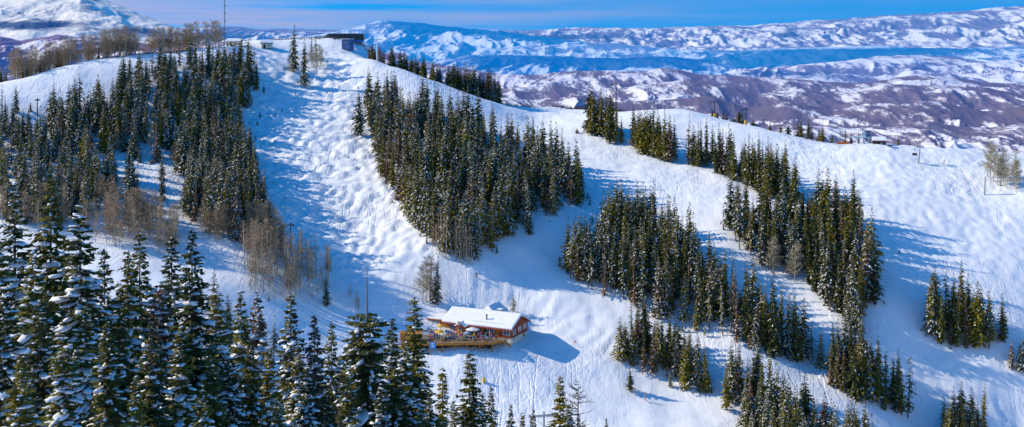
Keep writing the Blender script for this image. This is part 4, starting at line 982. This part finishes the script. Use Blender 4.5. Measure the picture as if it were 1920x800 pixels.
# windows: frame, pane, mullion
def window(parent,c,wd,ht,nrm,n=2):
    """nrm: 'f' faces front (-y), 's' faces the gable side (+x)"""
    fr=MB(); t=.14
    def bx(m,u,v,su,sv,off,d):
        if nrm=='f': m.box((c[0]+u,c[1]-off,c[2]+v),(su,d,sv))
        else: m.box((c[0]+off,c[1]+u,c[2]+v),(d,su,sv))
    bx(fr,0,ht/2,wd+t,t,.06,.14); bx(fr,0,-ht/2,wd+t,t,.06,.16); bx(fr,-wd/2,0,t,ht-t,.06,.13); bx(fr,wd/2,0,t,ht-t,.06,.13)
    for i in range(1,n): bx(fr,-wd/2+wd*i/n,0,.09,ht-t,.06,.10)
    f=fr.build('window',M_TRIM,parent); g=MB(); bx(g,0,0,wd-t,ht-t,.03,.05); g.build('pane',M_GLASS,f); return f
for x,wd in ((-21.2,2.3),(-12.5,2.5),(-7.4,2.5),(-1.7,2.3)): window(lodge,(x,0,1.45),wd,1.55,'f',3 if wd>2.4 else 2)
window(lodge,(-Lm-4.2,1.1,1.5),3.6,1.5,'f',4)
for y,wd in ((2.3,1.7),(6.2,2.0),(10.0,1.9)): window(lodge,(.04,y,1.3+.05*(y-2)),wd,1.5,'s',2)
for y in (2.2,4.9): window(lodge,(-.05,y,-1.2),.9,.8,'s',2)
window(lodge,(-2.6,.05,-1.35),1.3,.8,'f',2)
MB().box((-.02,9.6,-.95),(.1,1.0,1.3)).build('hatch_door',M_RED,lodge)
for y in (2.4,9.6): MB().box((.3,y,-.32),(.5,2.4,.08)).build('ledge',M_SNOWR,lodge)
for x,wd in ((-10.1,1.0),(-4.8,1.1)):
    d=MB().box((x,-.05,1.05),(wd,.1,2.1)).build('door',M_ORA,lodge); MB().box((x+wd*.35,-.14,1.0),(.06,.08,.2)).build('handle',M_DKMET,d)
MB().box((-9.1,-.03,1.05),(.7,.06,2.1)).build('door_recess',M_DARK,lodge)
MB().box((-3.5,-.04,1.1),(1.3,.08,2.0)).build('red_panel',M_RED,lodge)
# gabled entrance bay
bay=[(-19.0,-.05),(-19.0,-1.2),(-18.2,-2.1),(-16.4,-2.1),(-15.6,-1.2),(-15.6,-.05)]
b=MB().prism(bay,0,2.3).build('entrance_bay',M_ORA,lodge)
MB().add([(-19.4,-2.5,2.15),(-15.2,-2.5,2.15),(-17.3,-2.5,3.35),(-19.4,2.0,2.6),(-15.2,2.0,2.6),(-17.3,3.2,3.7)],[(0,1,2),(0,2,5,3),(1,4,5,2)]).build('bay_roof',M_RED,b)
MB().add([(-19.55,-2.45,2.35),(-15.05,-2.45,2.35),(-17.3,-2.45,3.65),(-19.4,2.4,3.3),(-15.2,2.4,3.3),(-17.3,3.4,4.2)],[(0,1,2),(0,2,5,3),(1,4,5,2)]).build('snow_cover',M_SNOWR,b)
fr=MB().box((-17.3,-2.13,1.35),(1.0,.1,1.2)).build('window',M_TRIM,b); MB().box((-17.3,-2.17,1.35),(.75,.06,.95)).build('pane',M_GLASS,fr)

# ------------------------------------------------------------------ the deck
DZ=LZ-.25
deck=thing('sun_deck','golden timber sun deck on braced posts in front of the lodge','deck',(0,0,0))
poly=[(-35,388.2),(-26,386.8),(-6.2,388.3),(-2.2,391.2),(-1.2,392.7),(-22.8,403.4),(-29.5,406.5),(-35,407.5)]
MB().prism(poly,DZ-.28,DZ).build('deck_floor',M_FLOOR,deck)
def along(a,b,step):
    n=max(1,int(math.dist(a,b)/step)); return [(a[0]+(b[0]-a[0])*i/n,a[1]+(b[1]-a[1])*i/n) for i in range(n+1)]
edges=[(poly[0],poly[1]),(poly[1],poly[2]),(poly[2],poly[3])]
mb=MB(); rl=MB()
for a,b in edges:
    d=math.atan2(b[1]-a[1],b[0]-a[0]); m_=((a[0]+b[0])/2,(a[1]+b[1])/2); l=math.dist(a,b); nx_,ny_=math.sin(d)*.09,-math.cos(d)*.09
    mb.box((m_[0]+nx_,m_[1]+ny_,DZ-.35),(l+.1,.12,.78),d)
    for zz in (.45,.98): rl.box((m_[0],m_[1],DZ+zz),(l,.09,.13),d)
    for p in along(a,b,1.9): rl.box((p[0],p[1],DZ+.5),(.12,.12,1.0))
mb.build('fascia_board',M_DECK,deck); rl.build('railing',M_DECK,deck)
for p in along(poly[0],poly[1],4.0)[:-1]+along(poly[1],poly[2],3.6)+[(-3.2,391.6)]:
    MB().box((p[0],p[1]+.25,(DZ-.3+gz(*p)-.6)/2),(.3,.3,DZ-.3-gz(*p)+.6)).build('post',M_DECK,deck)
pts=along(poly[1],poly[2],3.6)
for i in range(len(pts)-1):
    a,b=pts[i],pts[i+1]
    if i%2: a,b=b,a
    MB().tube((a[0],a[1]+.1,DZ-.6),(b[0],b[1]+.1,gz(*b)+.3),.10,.10,6).build('brace',M_DECK,deck)
mb=MB()
for a,b in ((poly[0],poly[1]),(poly[1],poly[2])):
    d=math.atan2(b[1]-a[1],b[0]-a[0]); m_=((a[0]+b[0])/2,(a[1]+b[1])/2); mb.box((m_[0],m_[1]+2.2,DZ-1.9),(math.dist(a,b),.1,3.1),d)
mb.build('skirting',M_DARK,deck)
mb=MB()
for i in range(7): mb.box((-2.6+i*.32,389.9-i*.25,DZ-.15-i*.2),(.34,1.8,.12),R(-35))
mb.build('stairs',M_DECK,deck)
# upper terrace rail in front of the annex, with wooden stalls
st_=MB()
for z_ in (.3,.7,1.1): st_.box((-29.5,401.0,DZ+z_),(14.0,.12,.24),R(-14))
for i in range(9): st_.box((-36.3+i*1.7,402.7-i*.42,DZ+.65),(.2,.2,1.5))
o=st_.build('terrace_railing',M_ORA); tag(o,'orange plank railing of the upper terrace before the annex','railing')
bar=thing('wooden_booth','orange wooden booth at the west end of the deck behind the spruces','booth',(-32.2,391.5,DZ),R(-4))
MB().box((0,0,1.1),(6.5,3.0,2.2)).build('wall',M_ORA,bar); MB().box((0,0,2.28),(7.2,3.6,.14)).build('roof',M_DECK,bar); MB().box((1,-1.53,1.4),(3,.08,.9)).build('counter_opening',M_DARK,bar)
# the sign with the letter on the deck corner
sg=thing('letter_sign','square blue sign with a white letter S on the deck corner','sign',(-25.0,386.45,DZ-.55),R(2))
MB().box((0,0,0),(1.9,.08,1.9)).build('panel',M_SIGN,sg)
cu=bpy.data.curves.new('lettering','FONT'); cu.body='S'; cu.size=1.9; cu.align_x='CENTER'; cu.align_y='CENTER'; cu.extrude=.015; cu.offset=.03; cu.materials.append(M_SIGNT)
tmp=bpy.data.objects.new('tmp',cu); COL.objects.link(tmp); dg=bpy.context.evaluated_depsgraph_get(); dg.update()
lme=bpy.data.meshes.new_from_object(tmp.evaluated_get(dg)); bpy.data.objects.remove(tmp); lme.name='lettering'
lo=link('lettering',lme,sg,(0,-.06,0)); lo.rotation_euler=(R(90),0,0)
# flag on the bay
fl=thing('flag','red and white striped flag on a pole by the entrance bay','flag',(-17.6,398.2,DZ))
MB().tube((0,0,0),(0,0,4.6),.05,.03,6).build('pole',M_METAL,fl)
mb=MB()
for i in range(6):
    mb.m=i%2; z0=2.7+i*.28; mb.add([(0,0,z0),(.45,-.15,z0-.05),(.95,.1,z0-.12),(.95,.1,z0+.15),(.45,-.15,z0+.22),(0,0,z0+.27)],[(0,1,4,5),(1,2,3,4)])
mb.build('cloth',[M_FLAGR,M_SIGNT],fl)
# parasols and tables on the deck
def parasol(px,py_,Y,mat,label,r=1.6):
    x=(px-CX)/F*Y
    o=thing('parasol',label,'parasol',(x,Y,DZ),0,'parasols on the sun deck')
    MB().tube((0,0,0),(0,0,2.5),.05,.04,6).build('pole',M_DKMET,o); MB().lathe([(r,2.05),(r*.98,2.12),(r*.5,2.5),(.05,2.8)],n=8).build('canopy',mat,o)
parasol(824,0,393,M_CANV_Y,'orange-yellow parasol over the middle of the crowded deck',1.7)
parasol(826,0,401,M_CANV_Y,'yellow parasol close to the annex windows',1.5)
parasol(886,0,396.5,M_CANV_W,'broad white parasol in front of the lodge doors',2.3)
parasol(876,0,391.5,M_CANV_B,'folded-looking grey-blue parasol near the deck front',1.3)
parasol(800,0,397,M_CANV_B,'grey-blue parasol half hidden by the tall green spruce',1.4)
def table(x,y,rz,label):
    o=thing('picnic_table',label,'table',(x,y,DZ),rz,'picnic tables on the sun deck')
    MB().box((0,0,.74),(1.9,.8,.06)).build('table_top',M_FLOOR,o)
    for s in (-1,1):
        MB().box((0,s*.75,.44),(1.9,.3,.05)).build('bench',M_FLOOR,o)
        MB().tube((s*.7,-.7,0),(s*.7,.25,.72),.04).build('leg',M_FLOOR,o); MB().tube((s*.7,.7,0),(s*.7,-.25,.72),.04).build('leg',M_FLOOR,o)
TB=[(-22,390.5),(-19,391.5),(-15.5,390.4),(-12,391),(-9,391.2),(-20,395),(-15.5,394.6),(-11.2,394.2),(-25,393.5)]
TL=['picnic table by the blue letter sign','second picnic table from the letter sign along the deck front','middle picnic table along the deck front','picnic table right of the middle along the deck front','picnic table at the stair end of the deck front','picnic table behind the orange-yellow parasol','picnic table below the flag','picnic table under the broad white parasol','picnic table at the dark spruce end of the deck']
for (x,y),l in zip(TB,TL): table(x,y,random.uniform(-.4,.4),l)

# ------------------------------------------------------------------ people
def skin_body(name,pts,edges_,radii,mats,pick):
    me=bpy.data.meshes.new('tmp'); me.from_pydata(pts,edges_,[]); o=bpy.data.objects.new('tmp',me); COL.objects.link(o)
    o.modifiers.new('s','SKIN'); sv=me.skin_vertices[0].data
    for i,r_ in enumerate(radii): sv[i].radius=(r_,r_) if not isinstance(r_,tuple) else r_
    sv[0].use_root=True
    ss=o.modifiers.new('d','SUBSURF'); ss.levels=ss.render_levels=1
    dg=bpy.context.evaluated_depsgraph_get(); dg.update()
    nm_=bpy.data.meshes.new_from_object(o.evaluated_get(dg)); bpy.data.objects.remove(o); nm_.name=name
    nm_.materials.clear()
    for m_ in mats: nm_.materials.append(m_)
    for p in nm_.polygons: p.material_index=pick(p.center); p.use_smooth=True
    return nm_
E=[(0,1),(1,2),(2,3),(3,4),(4,5),(0,6),(6,7),(7,8),(8,9),(0,10),(10,11),(11,12),(12,13),(3,14),(14,15),(15,16),(3,17),(17,18),(18,19)]
RR=[.15,.15,.17,.13,.07,.115,.10,.075,.055,.05,.10,.075,.055,.05,.075,.055,.05,.075,.055,.05]
stand_p=[(0,0,.95),(0,0,1.12),(0,0,1.3),(0,0,1.45),(0,0,1.54),(0,-.02,1.68),(.1,0,.85),(.12,-.02,.5),(.12,.02,.1),(.12,-.14,.05),(-.1,0,.85),(-.12,-.02,.5),(-.12,.02,.1),(-.12,-.14,.05),(.21,0,1.4),(.27,-.02,1.15),(.25,-.16,.98),(-.21,0,1.4),(-.27,-.02,1.15),(-.25,-.16,.98)]
sit_p=[(0,0,.55),(0,-.02,.72),(0,-.03,.9),(0,-.03,1.05),(0,-.03,1.14),(0,-.06,1.28),(.1,-.05,.53),(.13,-.45,.52),(.13,-.45,.12),(.13,-.58,.05),(-.1,-.05,.53),(-.13,-.45,.52),(-.13,-.45,.12),(-.13,-.58,.05),(.2,-.03,1.0),(.26,-.12,.78),(.18,-.38,.8),(-.2,-.03,1.0),(-.26,-.12,.78),(-.18,-.38,.8)]
ski_p=[(0,.08,.82),(0,.02,.98),(0,-.08,1.14),(0,-.15,1.28),(0,-.2,1.37),(0,-.26,1.5),(.1,.05,.75),(.14,-.2,.46),(.14,.02,.12),(.14,-.13,.06),(-.1,.05,.75),(-.14,-.2,.46),(-.14,.02,.12),(-.14,-.13,.06),(.21,-.14,1.24),(.33,-.14,1.0),(.34,-.4,.95),(-.21,-.14,1.24),(-.33,-.14,1.0),(-.34,-.4,.95)]
def picker(hz,leg): 
    def f(c):
        if c.z>hz: return 2
        if c.z<.16: return 3
        return 0 if not leg(c) else 1
    return f
BODY={}
for nm,pp,hz,leg in (('standing',stand_p,1.52,lambda c:c.z<.88 and abs(c.x)<.21),('seated',sit_p,1.13,lambda c:c.z<.6),('skiing',ski_p,1.36,lambda c:c.z<.80)):
    for tr in (M_PANTS,M_PANTB): BODY[(nm,tr)]=skin_body('person',pp,E,RR,[M_JACKET,tr,M_SKIN,M_BOOT],picker(hz,leg))
M_HAT=object_colour('hat_cloth')
HAT={}
for nm,pp in (('standing',stand_p),('seated',sit_p),('skiing',ski_p)):
    HAT[nm]=MB().lathe([(.115,.02),(.128,.08),(.11,.15),(.06,.195),(.005,.21)],(pp[5][0],pp[5][1]+.02,pp[5][2]-.07),10).mesh('hat',M_HAT,True)
ski_mb=MB()
for s in (-1,1): pass
def ski_mesh(s):
    m=MB(); m.box((s*.14,-.05,.02),(.09,1.5,.025)); m.add([(s*.14-.045,-.8,.008),(s*.14+.045,-.8,.008),(s*.14,-.98,.09),(s*.14-.045,-.8,.033),(s*.14+.045,-.8,.033),(s*.14,-.98,.11)],[(0,1,2),(3,5,4),(0,2,5,3),(1,4,5,2)]); return m.mesh('ski',M_REDP)
SKI=[ski_mesh(-1),ski_mesh(1)]
POLE=[MB().tube((s*.34,-.42,.98),(s*.42,.1,.05),.015,.012,5).mesh('ski_pole',M_DKMET) for s in (-1,1)]
def person(x,y,z,rz,pose,jac,hat,tr,label,group=None,skis=False,s=1.0):
    b=link('person',BODY[(pose,tr)],None,(x,y,z),rz,(s,s,s)); b.color=(*jac,1); tag(b,label,'person',group)
    h=link('hat',HAT[pose],b); h.color=(*hat,1)
    if skis:
        for m_ in SKI: link('ski',m_,b)
        for m_ in POLE: link('ski_pole',m_,b)
    return b
JC={'red':(.70,.03,.03),'black':(.02,.02,.022),'white':(.75,.75,.76),'blue':(.04,.12,.55),'pink':(.75,.12,.30),'orange':(.80,.25,.03),'navy':(.02,.03,.10),'grey':(.30,.31,.33),'teal':(.03,.32,.35),'purple':(.22,.06,.35),'yellow':(.80,.55,.04),'green':(.05,.25,.08)}
rs=random.Random(31); combos=[(j,h) for j in JC for h in ('black','red','white','blue','orange','green','grey') if h!=j]; rs.shuffle(combos)
zones=[]
for tx,ty in TB:
    for s in (-1,1):
        for q in (-.55,.5): zones.append((tx+q+rs.uniform(-.1,.1),ty+s*.8,'seated',0 if s>0 else math.pi))
for i in range(56): zones.append((rs.uniform(-27,-5),rs.uniform(388.2,396.5),'standing',rs.uniform(0,6.28)))
rs.shuffle(zones); n=0
for x,y,pose,rz in zones:
    if n>=min(78,len(combos)): break
    if not in_poly([(p[0],p[1]) for p in poly],x,y+.4): continue
    j,h=combos[n]; n+=1
    where='front half of the deck' if y<392 else 'rear half of the deck'
    person(x,y,DZ,rz,pose,JC[j],JC[h],rs.choice([M_PANTS,M_PANTB]),f"{pose} person in {j} jacket and {h} hat, {where}",'people on the sun deck',s=1.12)
def skier(px,py,jac,hat,label,rz,pose='skiing',skis=True):
    g=hit(px,py); person(g[0],g[1],g[2]+.05,rz,pose,JC[jac],JC[hat],M_PANTS,label,'skiers on the runs',skis,1.15)
skier(893,522,'black','black','lone skier in black on the meadow above the lodge',.3)
skier(529,213,'black','grey','skier in black high on the mogul run, the upper of the two close together',.8)
skier(516,222,'navy','black','skier in navy high on the mogul run, the lower of the two close together',1.4)
skier(554,181,'purple','black','skier in purple below the summit, alone above the moguls',2.4)
skier(600,96,'navy','black','person in navy standing on the summit snow below the lift station',0,'standing')
skier(1650,462,'black','red','skier in black at the shaded edge right of the east wood',.5)
skier(1651,477,'blue','white','skier in blue inside the tree shadow right of the east wood',1.0)
skier(1686,478,'navy','black','skier in navy farther right inside the same tree shadow',2.0)
skier(1704,681,'black','orange','skier in black turning on the lower east slope',1.3)
skier(1770,308,'orange','black','skier in orange on the open slope below the east lift station',1.2)
skier(1210,749,'grey','yellow','person in grey with yellow hat on the valley snow below the small fir',0.2,'standing')
skier(1594,272,'purple','grey','person in purple beside the red fence at the east station',0.2,'standing',False)

# ------------------------------------------------------------------ lift towers, poles, stations
def lift_tower(px,py,top,label,Y=None,pad=None,arm=3.6,rz=0.0,tilt=0.0,r=.32,mat=M_METAL,arms=True):
    if Y is None: g=hit(px,py); x,Y,z=g
    else: x=(px-CX)/F*Y; z=gz(x,Y)
    h=-(top-HY)/F*Y-z
    o=thing('lift_tower',label,'lift tower',(x,Y,z),rz,'chairlift towers')
    o.rotation_euler=(0,tilt,rz)
    MB().tube((0,0,-1),(0,0,h),r,r*.7,10).build('pole',mat,o)
    if arms:
        mb=MB(); mb.box((0,0,h+.1),(arm,.32,.34)); mb.box((0,0,h+.55),(.3,.25,.7)); mb.build('crossarm',mat,o)
        for s in (-1,1):
            mb=MB(); mb.box((s*arm*.47,0,h-.05),(.16,2.6,.2))
            for k in range(4): mb.tube((s*arm*.47-.12,-1.0+k*.66,h-.12),(s*arm*.47+.12,-1.0+k*.66,h-.12),.2,.2,8)
            mb.build('sheave_train',M_DKMET,o)
    if pad: MB().lathe([(r+.22,0),(r+.25,.3),(r+.25,1.9),(r+.18,2.2)],(0,0,-.1),10).build('pad',pad,o)
    return o,(x,Y,z,h)
lift_tower(433,184,146,'grey lift tower with red pad at its foot above the mogul run',pad=M_REDP)
lift_tower(70,219,188,'dark pole tower on the snowy shoulder between small conifers',r=.26,mat=M_DKMET,arm=1.6)
lift_tower(545,462,421,'rusty brown tower at the edge of the shaded mogul run',r=.22,mat=simple('rusty_steel',(.22,.06,.03),.8,.3,2),arm=2.2)
lift_tower(707,116,75,'tall pale lift tower behind the ridge trees beside the summit station',Y=606,mat=M_WHITEP,arm=4.0)
lift_tower(1155,262,159,'dark T-shaped lift tower rising out of the crest conifers',mat=M_DKMET,arm=4.2)
lift_tower(1340,222,192,'lift tower with yellow pad on the eastern skyline',Y=577,pad=M_YEL,mat=M_DKMET,r=.3)
lift_tower(1398,236,206,'thin lift tower with yellow pad among skyline trees',Y=563,pad=M_YEL,mat=M_DKMET,r=.26,arm=2.4)
T1=lift_tower(1722,306,276,'leaning grey lift tower on the slope right of the east station',tilt=R(6),r=.36,arm=2.2)
lift_tower(1846,364,331,'grey lift tower in front of the pale aspens',tilt=R(3),arms=False)
lift_tower(1499,800,757,'rusty orange lift tower between the trees at the lower edge',r=.3,mat=simple('orange_steel',(.45,.14,.05),.7,.3,2),arm=2.0)
o,(x,Y,z,h)=lift_tower(1020,900,779,'steel lift tower top with crossarm at the lower frame edge',Y=236,rz=R(15),arm=5.5)
cab=bpy.data.meshes.new('x'); 
for s,l in ((-1,'front lift cable strung past the tower at the lower edge'),(1,'rear lift cable strung past the tower at the lower edge')):
    mb=MB(); c0=Vector((x+s*2.6,Y+s*.7,z+h)); pts=[c0+Vector((-24,60,11)),c0+Vector((-9,22,3.2)),c0,c0+Vector((12,-30,1.0)),c0+Vector((34,-84,9))]
    pts=[c0+Vector((-26,-16,.6)),c0,c0+Vector((13,-14,-3.4)),c0+Vector((34,-46,-8.0))]
    for a,b in zip(pts[:-1],pts[1:]): mb.tube(a,b,.028,.028,6)
    o2=mb.build('lift_cable',M_DKMET); tag(o2,l,'cable')
# chair hanging by the east tower
g=T1[1]; ch=thing('lift_chair','dark lift chair hanging left of the leaning tower','chairlift chair',(g[0]-1.6,g[1]-.5,g[2]+g[3]-3.4))
MB().tube((0,0,1.0),(0,0,3.2),.06).build('hanger',M_DKMET,ch); MB().box((0,0,0),(1.9,.5,.12)).build('seat',M_DKMET,ch); MB().box((0,.3,.45),(1.9,.1,.8)).build('backrest',M_DKMET,ch)
mb=MB(); mb.tube((-.95,.2,.1),(-.95,.2,1.0),.05); mb.tube((.95,.2,.1),(.95,.2,1.0),.05); mb.tube((-.95,.2,1.0),(.95,.2,1.0),.05); mb.build('chair_frame',M_DKMET,ch)
# radio mast on the summit
Y=640; x=(421-CX)/F*Y; z=gz(x,Y); ms=thing('radio_mast','tall thin radio mast rising past the top of the frame from the summit','mast',(x,Y,z))
mb=MB()
for k in range(3):
    a=k*2.094; mb.tube((.35*math.cos(a),.35*math.sin(a),-1),(.22*math.cos(a),.22*math.sin(a),32),.07,.05,5)
for i in range(30):
    for k in range(3):
        a=k*2.094; b=(k+1)*2.094; rr=.35-.13*i/30; mb.tube((rr*math.cos(a),rr*math.sin(a),i*1.05),(rr*math.cos(b),rr*math.sin(b),i*1.05+.9),.035,.035,4)
mb.build('lattice',M_DKMET,ms)
for zz in (13,17,21): MB().box((.4,0,zz),(.6,.08,.5)).build('antenna',M_DKMET,ms)
# summit lift station
Y=646; x=(644-CX)/F*Y; z=gz(x,Y); stn=thing('summit_station','long dark lift station with rounded canopy and blue band on the summit','lift station',(x,Y,-2.6))
prof=[(-2.6,0),(-2.9,1.0),(-2.7,2.2),(-2.0,3.1),(0,3.5),(2.0,3.1),(2.7,2.2),(2.9,1.0),(2.6,0)]
mb=MB(); n_=len(prof); secs=[(-11,.42,.35),(-10.3,.72,.62),(-9,.92,.85),(-7.4,1,1),(10.6,1,1),(11,.94,.95)]
vs=[(sx_,y*sy_,.95+zz*sz_) for sx_,sy_,sz_ in secs for y,zz in prof]
fs=[(k*n_+i,k*n_+(i+1)%n_,(k+1)*n_+(i+1)%n_,(k+1)*n_+i) for k in range(len(secs)-1) for i in range(n_)]+[tuple(range(n_)),tuple(range((len(secs)-1)*n_,len(secs)*n_))]
mb.add(vs,fs).build('canopy',M_CANOPY,stn)
mb=MB(); mb.box((-.1,0,.42),(21.4,5.4,1.0)); mb.build('fascia',M_BLUEP,stn)
MB().box((1.2,-2.76,.62),(4.0,.1,.5)).build('light_panel',M_WHITEP,stn)
MB().box((0,0,4.3+.12),(16.5,2.4,.14)).build('roof_ridge',M_METAL,stn)
for xx in (-6,1.5,6.5): MB().box((xx,0,-2.0),(1.2,1.6,4.0)).build('column',M_STONE,stn)
Y=629; x=(652-CX)/F*Y; z=gz(x,Y); hb=thing('operator_cabin','blue operator cabin with pale roof below the summit station','cabin',(x,Y,z+.2),R(-24))
MB().box((0,0,2.3),(4.6,4.2,5.6)).build('wall',M_BLUED,hb); MB().box((0,0,5.22),(5.2,4.8,.24)).build('roof',M_WHITEP,hb)
f=MB().box((-2.36,-.2,3.6),(.1,3.0,1.5)).build('window',M_TRIM,hb); MB().box((-2.43,-.2,3.6),(.06,2.7,1.2)).build('pane',M_GLASS,f)
MB().box((-2.36,0,1.2),(.1,3.6,2.6)).build('pale_panel',M_WHITEP,hb)
MB().box((.6,-2.13,3.7),(2.2,.08,1.2)).build('window',M_GLASS,hb)
def hut(px,Y,wd,dp,ht,label,wall,rz=0.0,rise=1.2,name='snowy_hut'):
    x=(px-CX)/F*Y; z=gz(x,Y); o=thing(name,label,'hut',(x,Y,z-.2),rz)
    MB().box((0,0,ht/2),(wd,dp,ht)).build('wall',wall,o)
    r_=MB().extrude_x([(-dp/2-.4,ht),(0,ht+rise),(dp/2+.4,ht),(dp/2+.4,ht+.2),(0,ht+rise+.2),(-dp/2-.4,ht+.2)],-wd/2-.4,wd/2+.4).build('roof',M_RED,o)
    MB().extrude_x([(-dp/2-.38,ht+.21),(0,ht+rise+.21),(dp/2+.38,ht+.21),(dp/2+.3,ht+.62),(0,ht+rise+.7),(-dp/2-.3,ht+.62)],-wd/2-.35,wd/2+.35).build('snow_cover',M_SNOWR,r_,bevel=.12)
    f=MB().box((wd*.18,-dp/2-.04,ht*.55),(wd*.22,.08,ht*.35)).build('window',M_TRIM,o); MB().box((wd*.18,-dp/2-.1,ht*.55),(wd*.17,.06,ht*.27)).build('pane',M_GLASS,f)
    MB().box((-wd*.22,-dp/2-.04,ht*.4),(1.0,.08,ht*.78)).build('door',M_DARK,o); return o
hut(500,617,5.6,4,2.3,'white hut with snowy roof on the summit left of the tall conifer',M_CREAM,R(15))
hut(440,632,7.0,4,1.6,'low hut with snowy roof on the summit beside the radio mast',M_CREAM,0)
# east lift station
Y=531; x=(1622-CX)/F*Y; z=gz(x,Y)+.2; es=thing('east_station','pale teal drive terminal with bullwheel on the eastern crest','lift station',(x,Y,z))
mb=MB(); mb.box((-1.2,0,3.0),(9.0,1.0,.55)); mb.box((-1.2,1.6,3.0),(9.0,.5,.45)); mb.build('beam',M_TEAL,es)
for a,b in ((-.9,-.1),(1.3,2.0),(-3.4,-3.4)): MB().tube((a,0,2.9),(b,-.2,-1),.26,.26,8).build('leg',M_TEAL,es)
MB().lathe([(.1,0),(1.0,.02),(1.08,.2),(1.0,.38),(.1,.4)],n=20).build('bullwheel_cover',M_TEAL,es,(-.9,-.75,4.5)).rotation_euler=(R(90),0,0)
es.children[-1].scale=(1,1.45,1)
for s in (-.45,.45): MB().lathe([(.14,0),(.14,.1),(.1,.14)],n=10).build('cover_slot',M_DKMET,es,(-.9+s*.6,-1.16,4.5)).rotation_euler=(R(90),0,0)
c=MB().box((1.3,.8,4.6),(2.2,2.2,2.6)).build('control_cab',M_BLUED,es); MB().box((1.3,-.34,5.0),(1.8,.06,.9)).build('window',M_GLASS,c)
MB().box((5.3,.5,1.7),(4.2,2.6,1.0)).build('machine_housing',M_TEAL,es)
eh_=hut((1648),529,5.2,4,2.2,'dark hut with white snowy roof beside the east drive terminal',M_DARK,R(-12))
x2=(1668-CX)/F*523; bx=thing('ticket_booth','small blue booth right of the east drive terminal','booth',(x2,523,gz(x2,523)-.1),R(-20)); MB().box((0,0,.9),(1.9,1.8,1.9)).build('wall',M_BLUED,bx); MB().box((0,0,1.92),(2.2,2.1,.14)).build('roof',M_SNOWR,bx); MB().box((0,-.93,1.2),(1.2,.06,.6)).build('window',M_GLASS,bx)
fe=thing('mesh_fence','red orange safety fence beside the east station','fence',P(1580,272,530)); fe.location.z=gz(fe.location.x,530)
for i in range(6): MB().tube((-2.6+i*1.04,0,-.3),(-2.6+i*1.04,0,1.5),.05).build('post',M_REDP,fe)
MB().box((0,-.06,.85),(5.2,.03,1.0)).build('netting',M_ORF,fe)
# marker signs, snow-making hydrant, stakes
g=hit(1181,277); sgn=thing('trail_sign','wooden trail sign on two posts at the foot of the crest clump','sign',(g[0],g[1],g[2]))
for s in (-1,1): MB().tube((s*.8,0,-.3),(s*.8,0,2.6),.08).build('post',M_LOG,sgn)
MB().box((0,-.1,2.2),(2.0,.08,.6)).build('board',M_ORA,sgn); MB().box((0,0,2.7),(2.3,.4,.12)).build('snow_cap',M_SNOWR,sgn)
g=hit(907,716); hy=thing('snowmaking_hydrant','yellow padded snowmaking hydrant with thin lance on the snow below the lodge','hydrant',(g[0],g[1],g[2]))
MB().lathe([(.42,-.3),(.45,.3),(.42,1.2),(.2,1.45)],n=10).build('pad',M_YEL,hy); MB().tube((0,0,1.2),(-.9,0,7.6),.06,.04,6).build('lance',M_DKMET,hy); MB().box((-.9,0,7.6),(.5,.15,.15)).build('nozzle',M_METAL,hy)
g=hit(1078,650); mk=thing('trail_marker','orange marker disc on a short pole right of the lodge','marker',(g[0],g[1],g[2])); MB().tube((0,0,-.2),(0,0,1.9),.05).build('pole',M_ORA,mk); MB().box((0,-.06,1.5),(.5,.04,.6)).build('board',M_ORF,mk)
for i,(px,py) in enumerate(((884,657),(891,655),(898,653),(905,651),(912,650),(919,649),(926,648))):
    g=hit(px,py); st=MB().tube((g[0],g[1],g[2]-.2),(g[0],g[1],g[2]+1.1),.09,.08,6).build('fence_stake',M_LOG); tag(st,'short wooden stake in the curved row on the snow below the deck stairs','stake','stakes below the deck stairs')
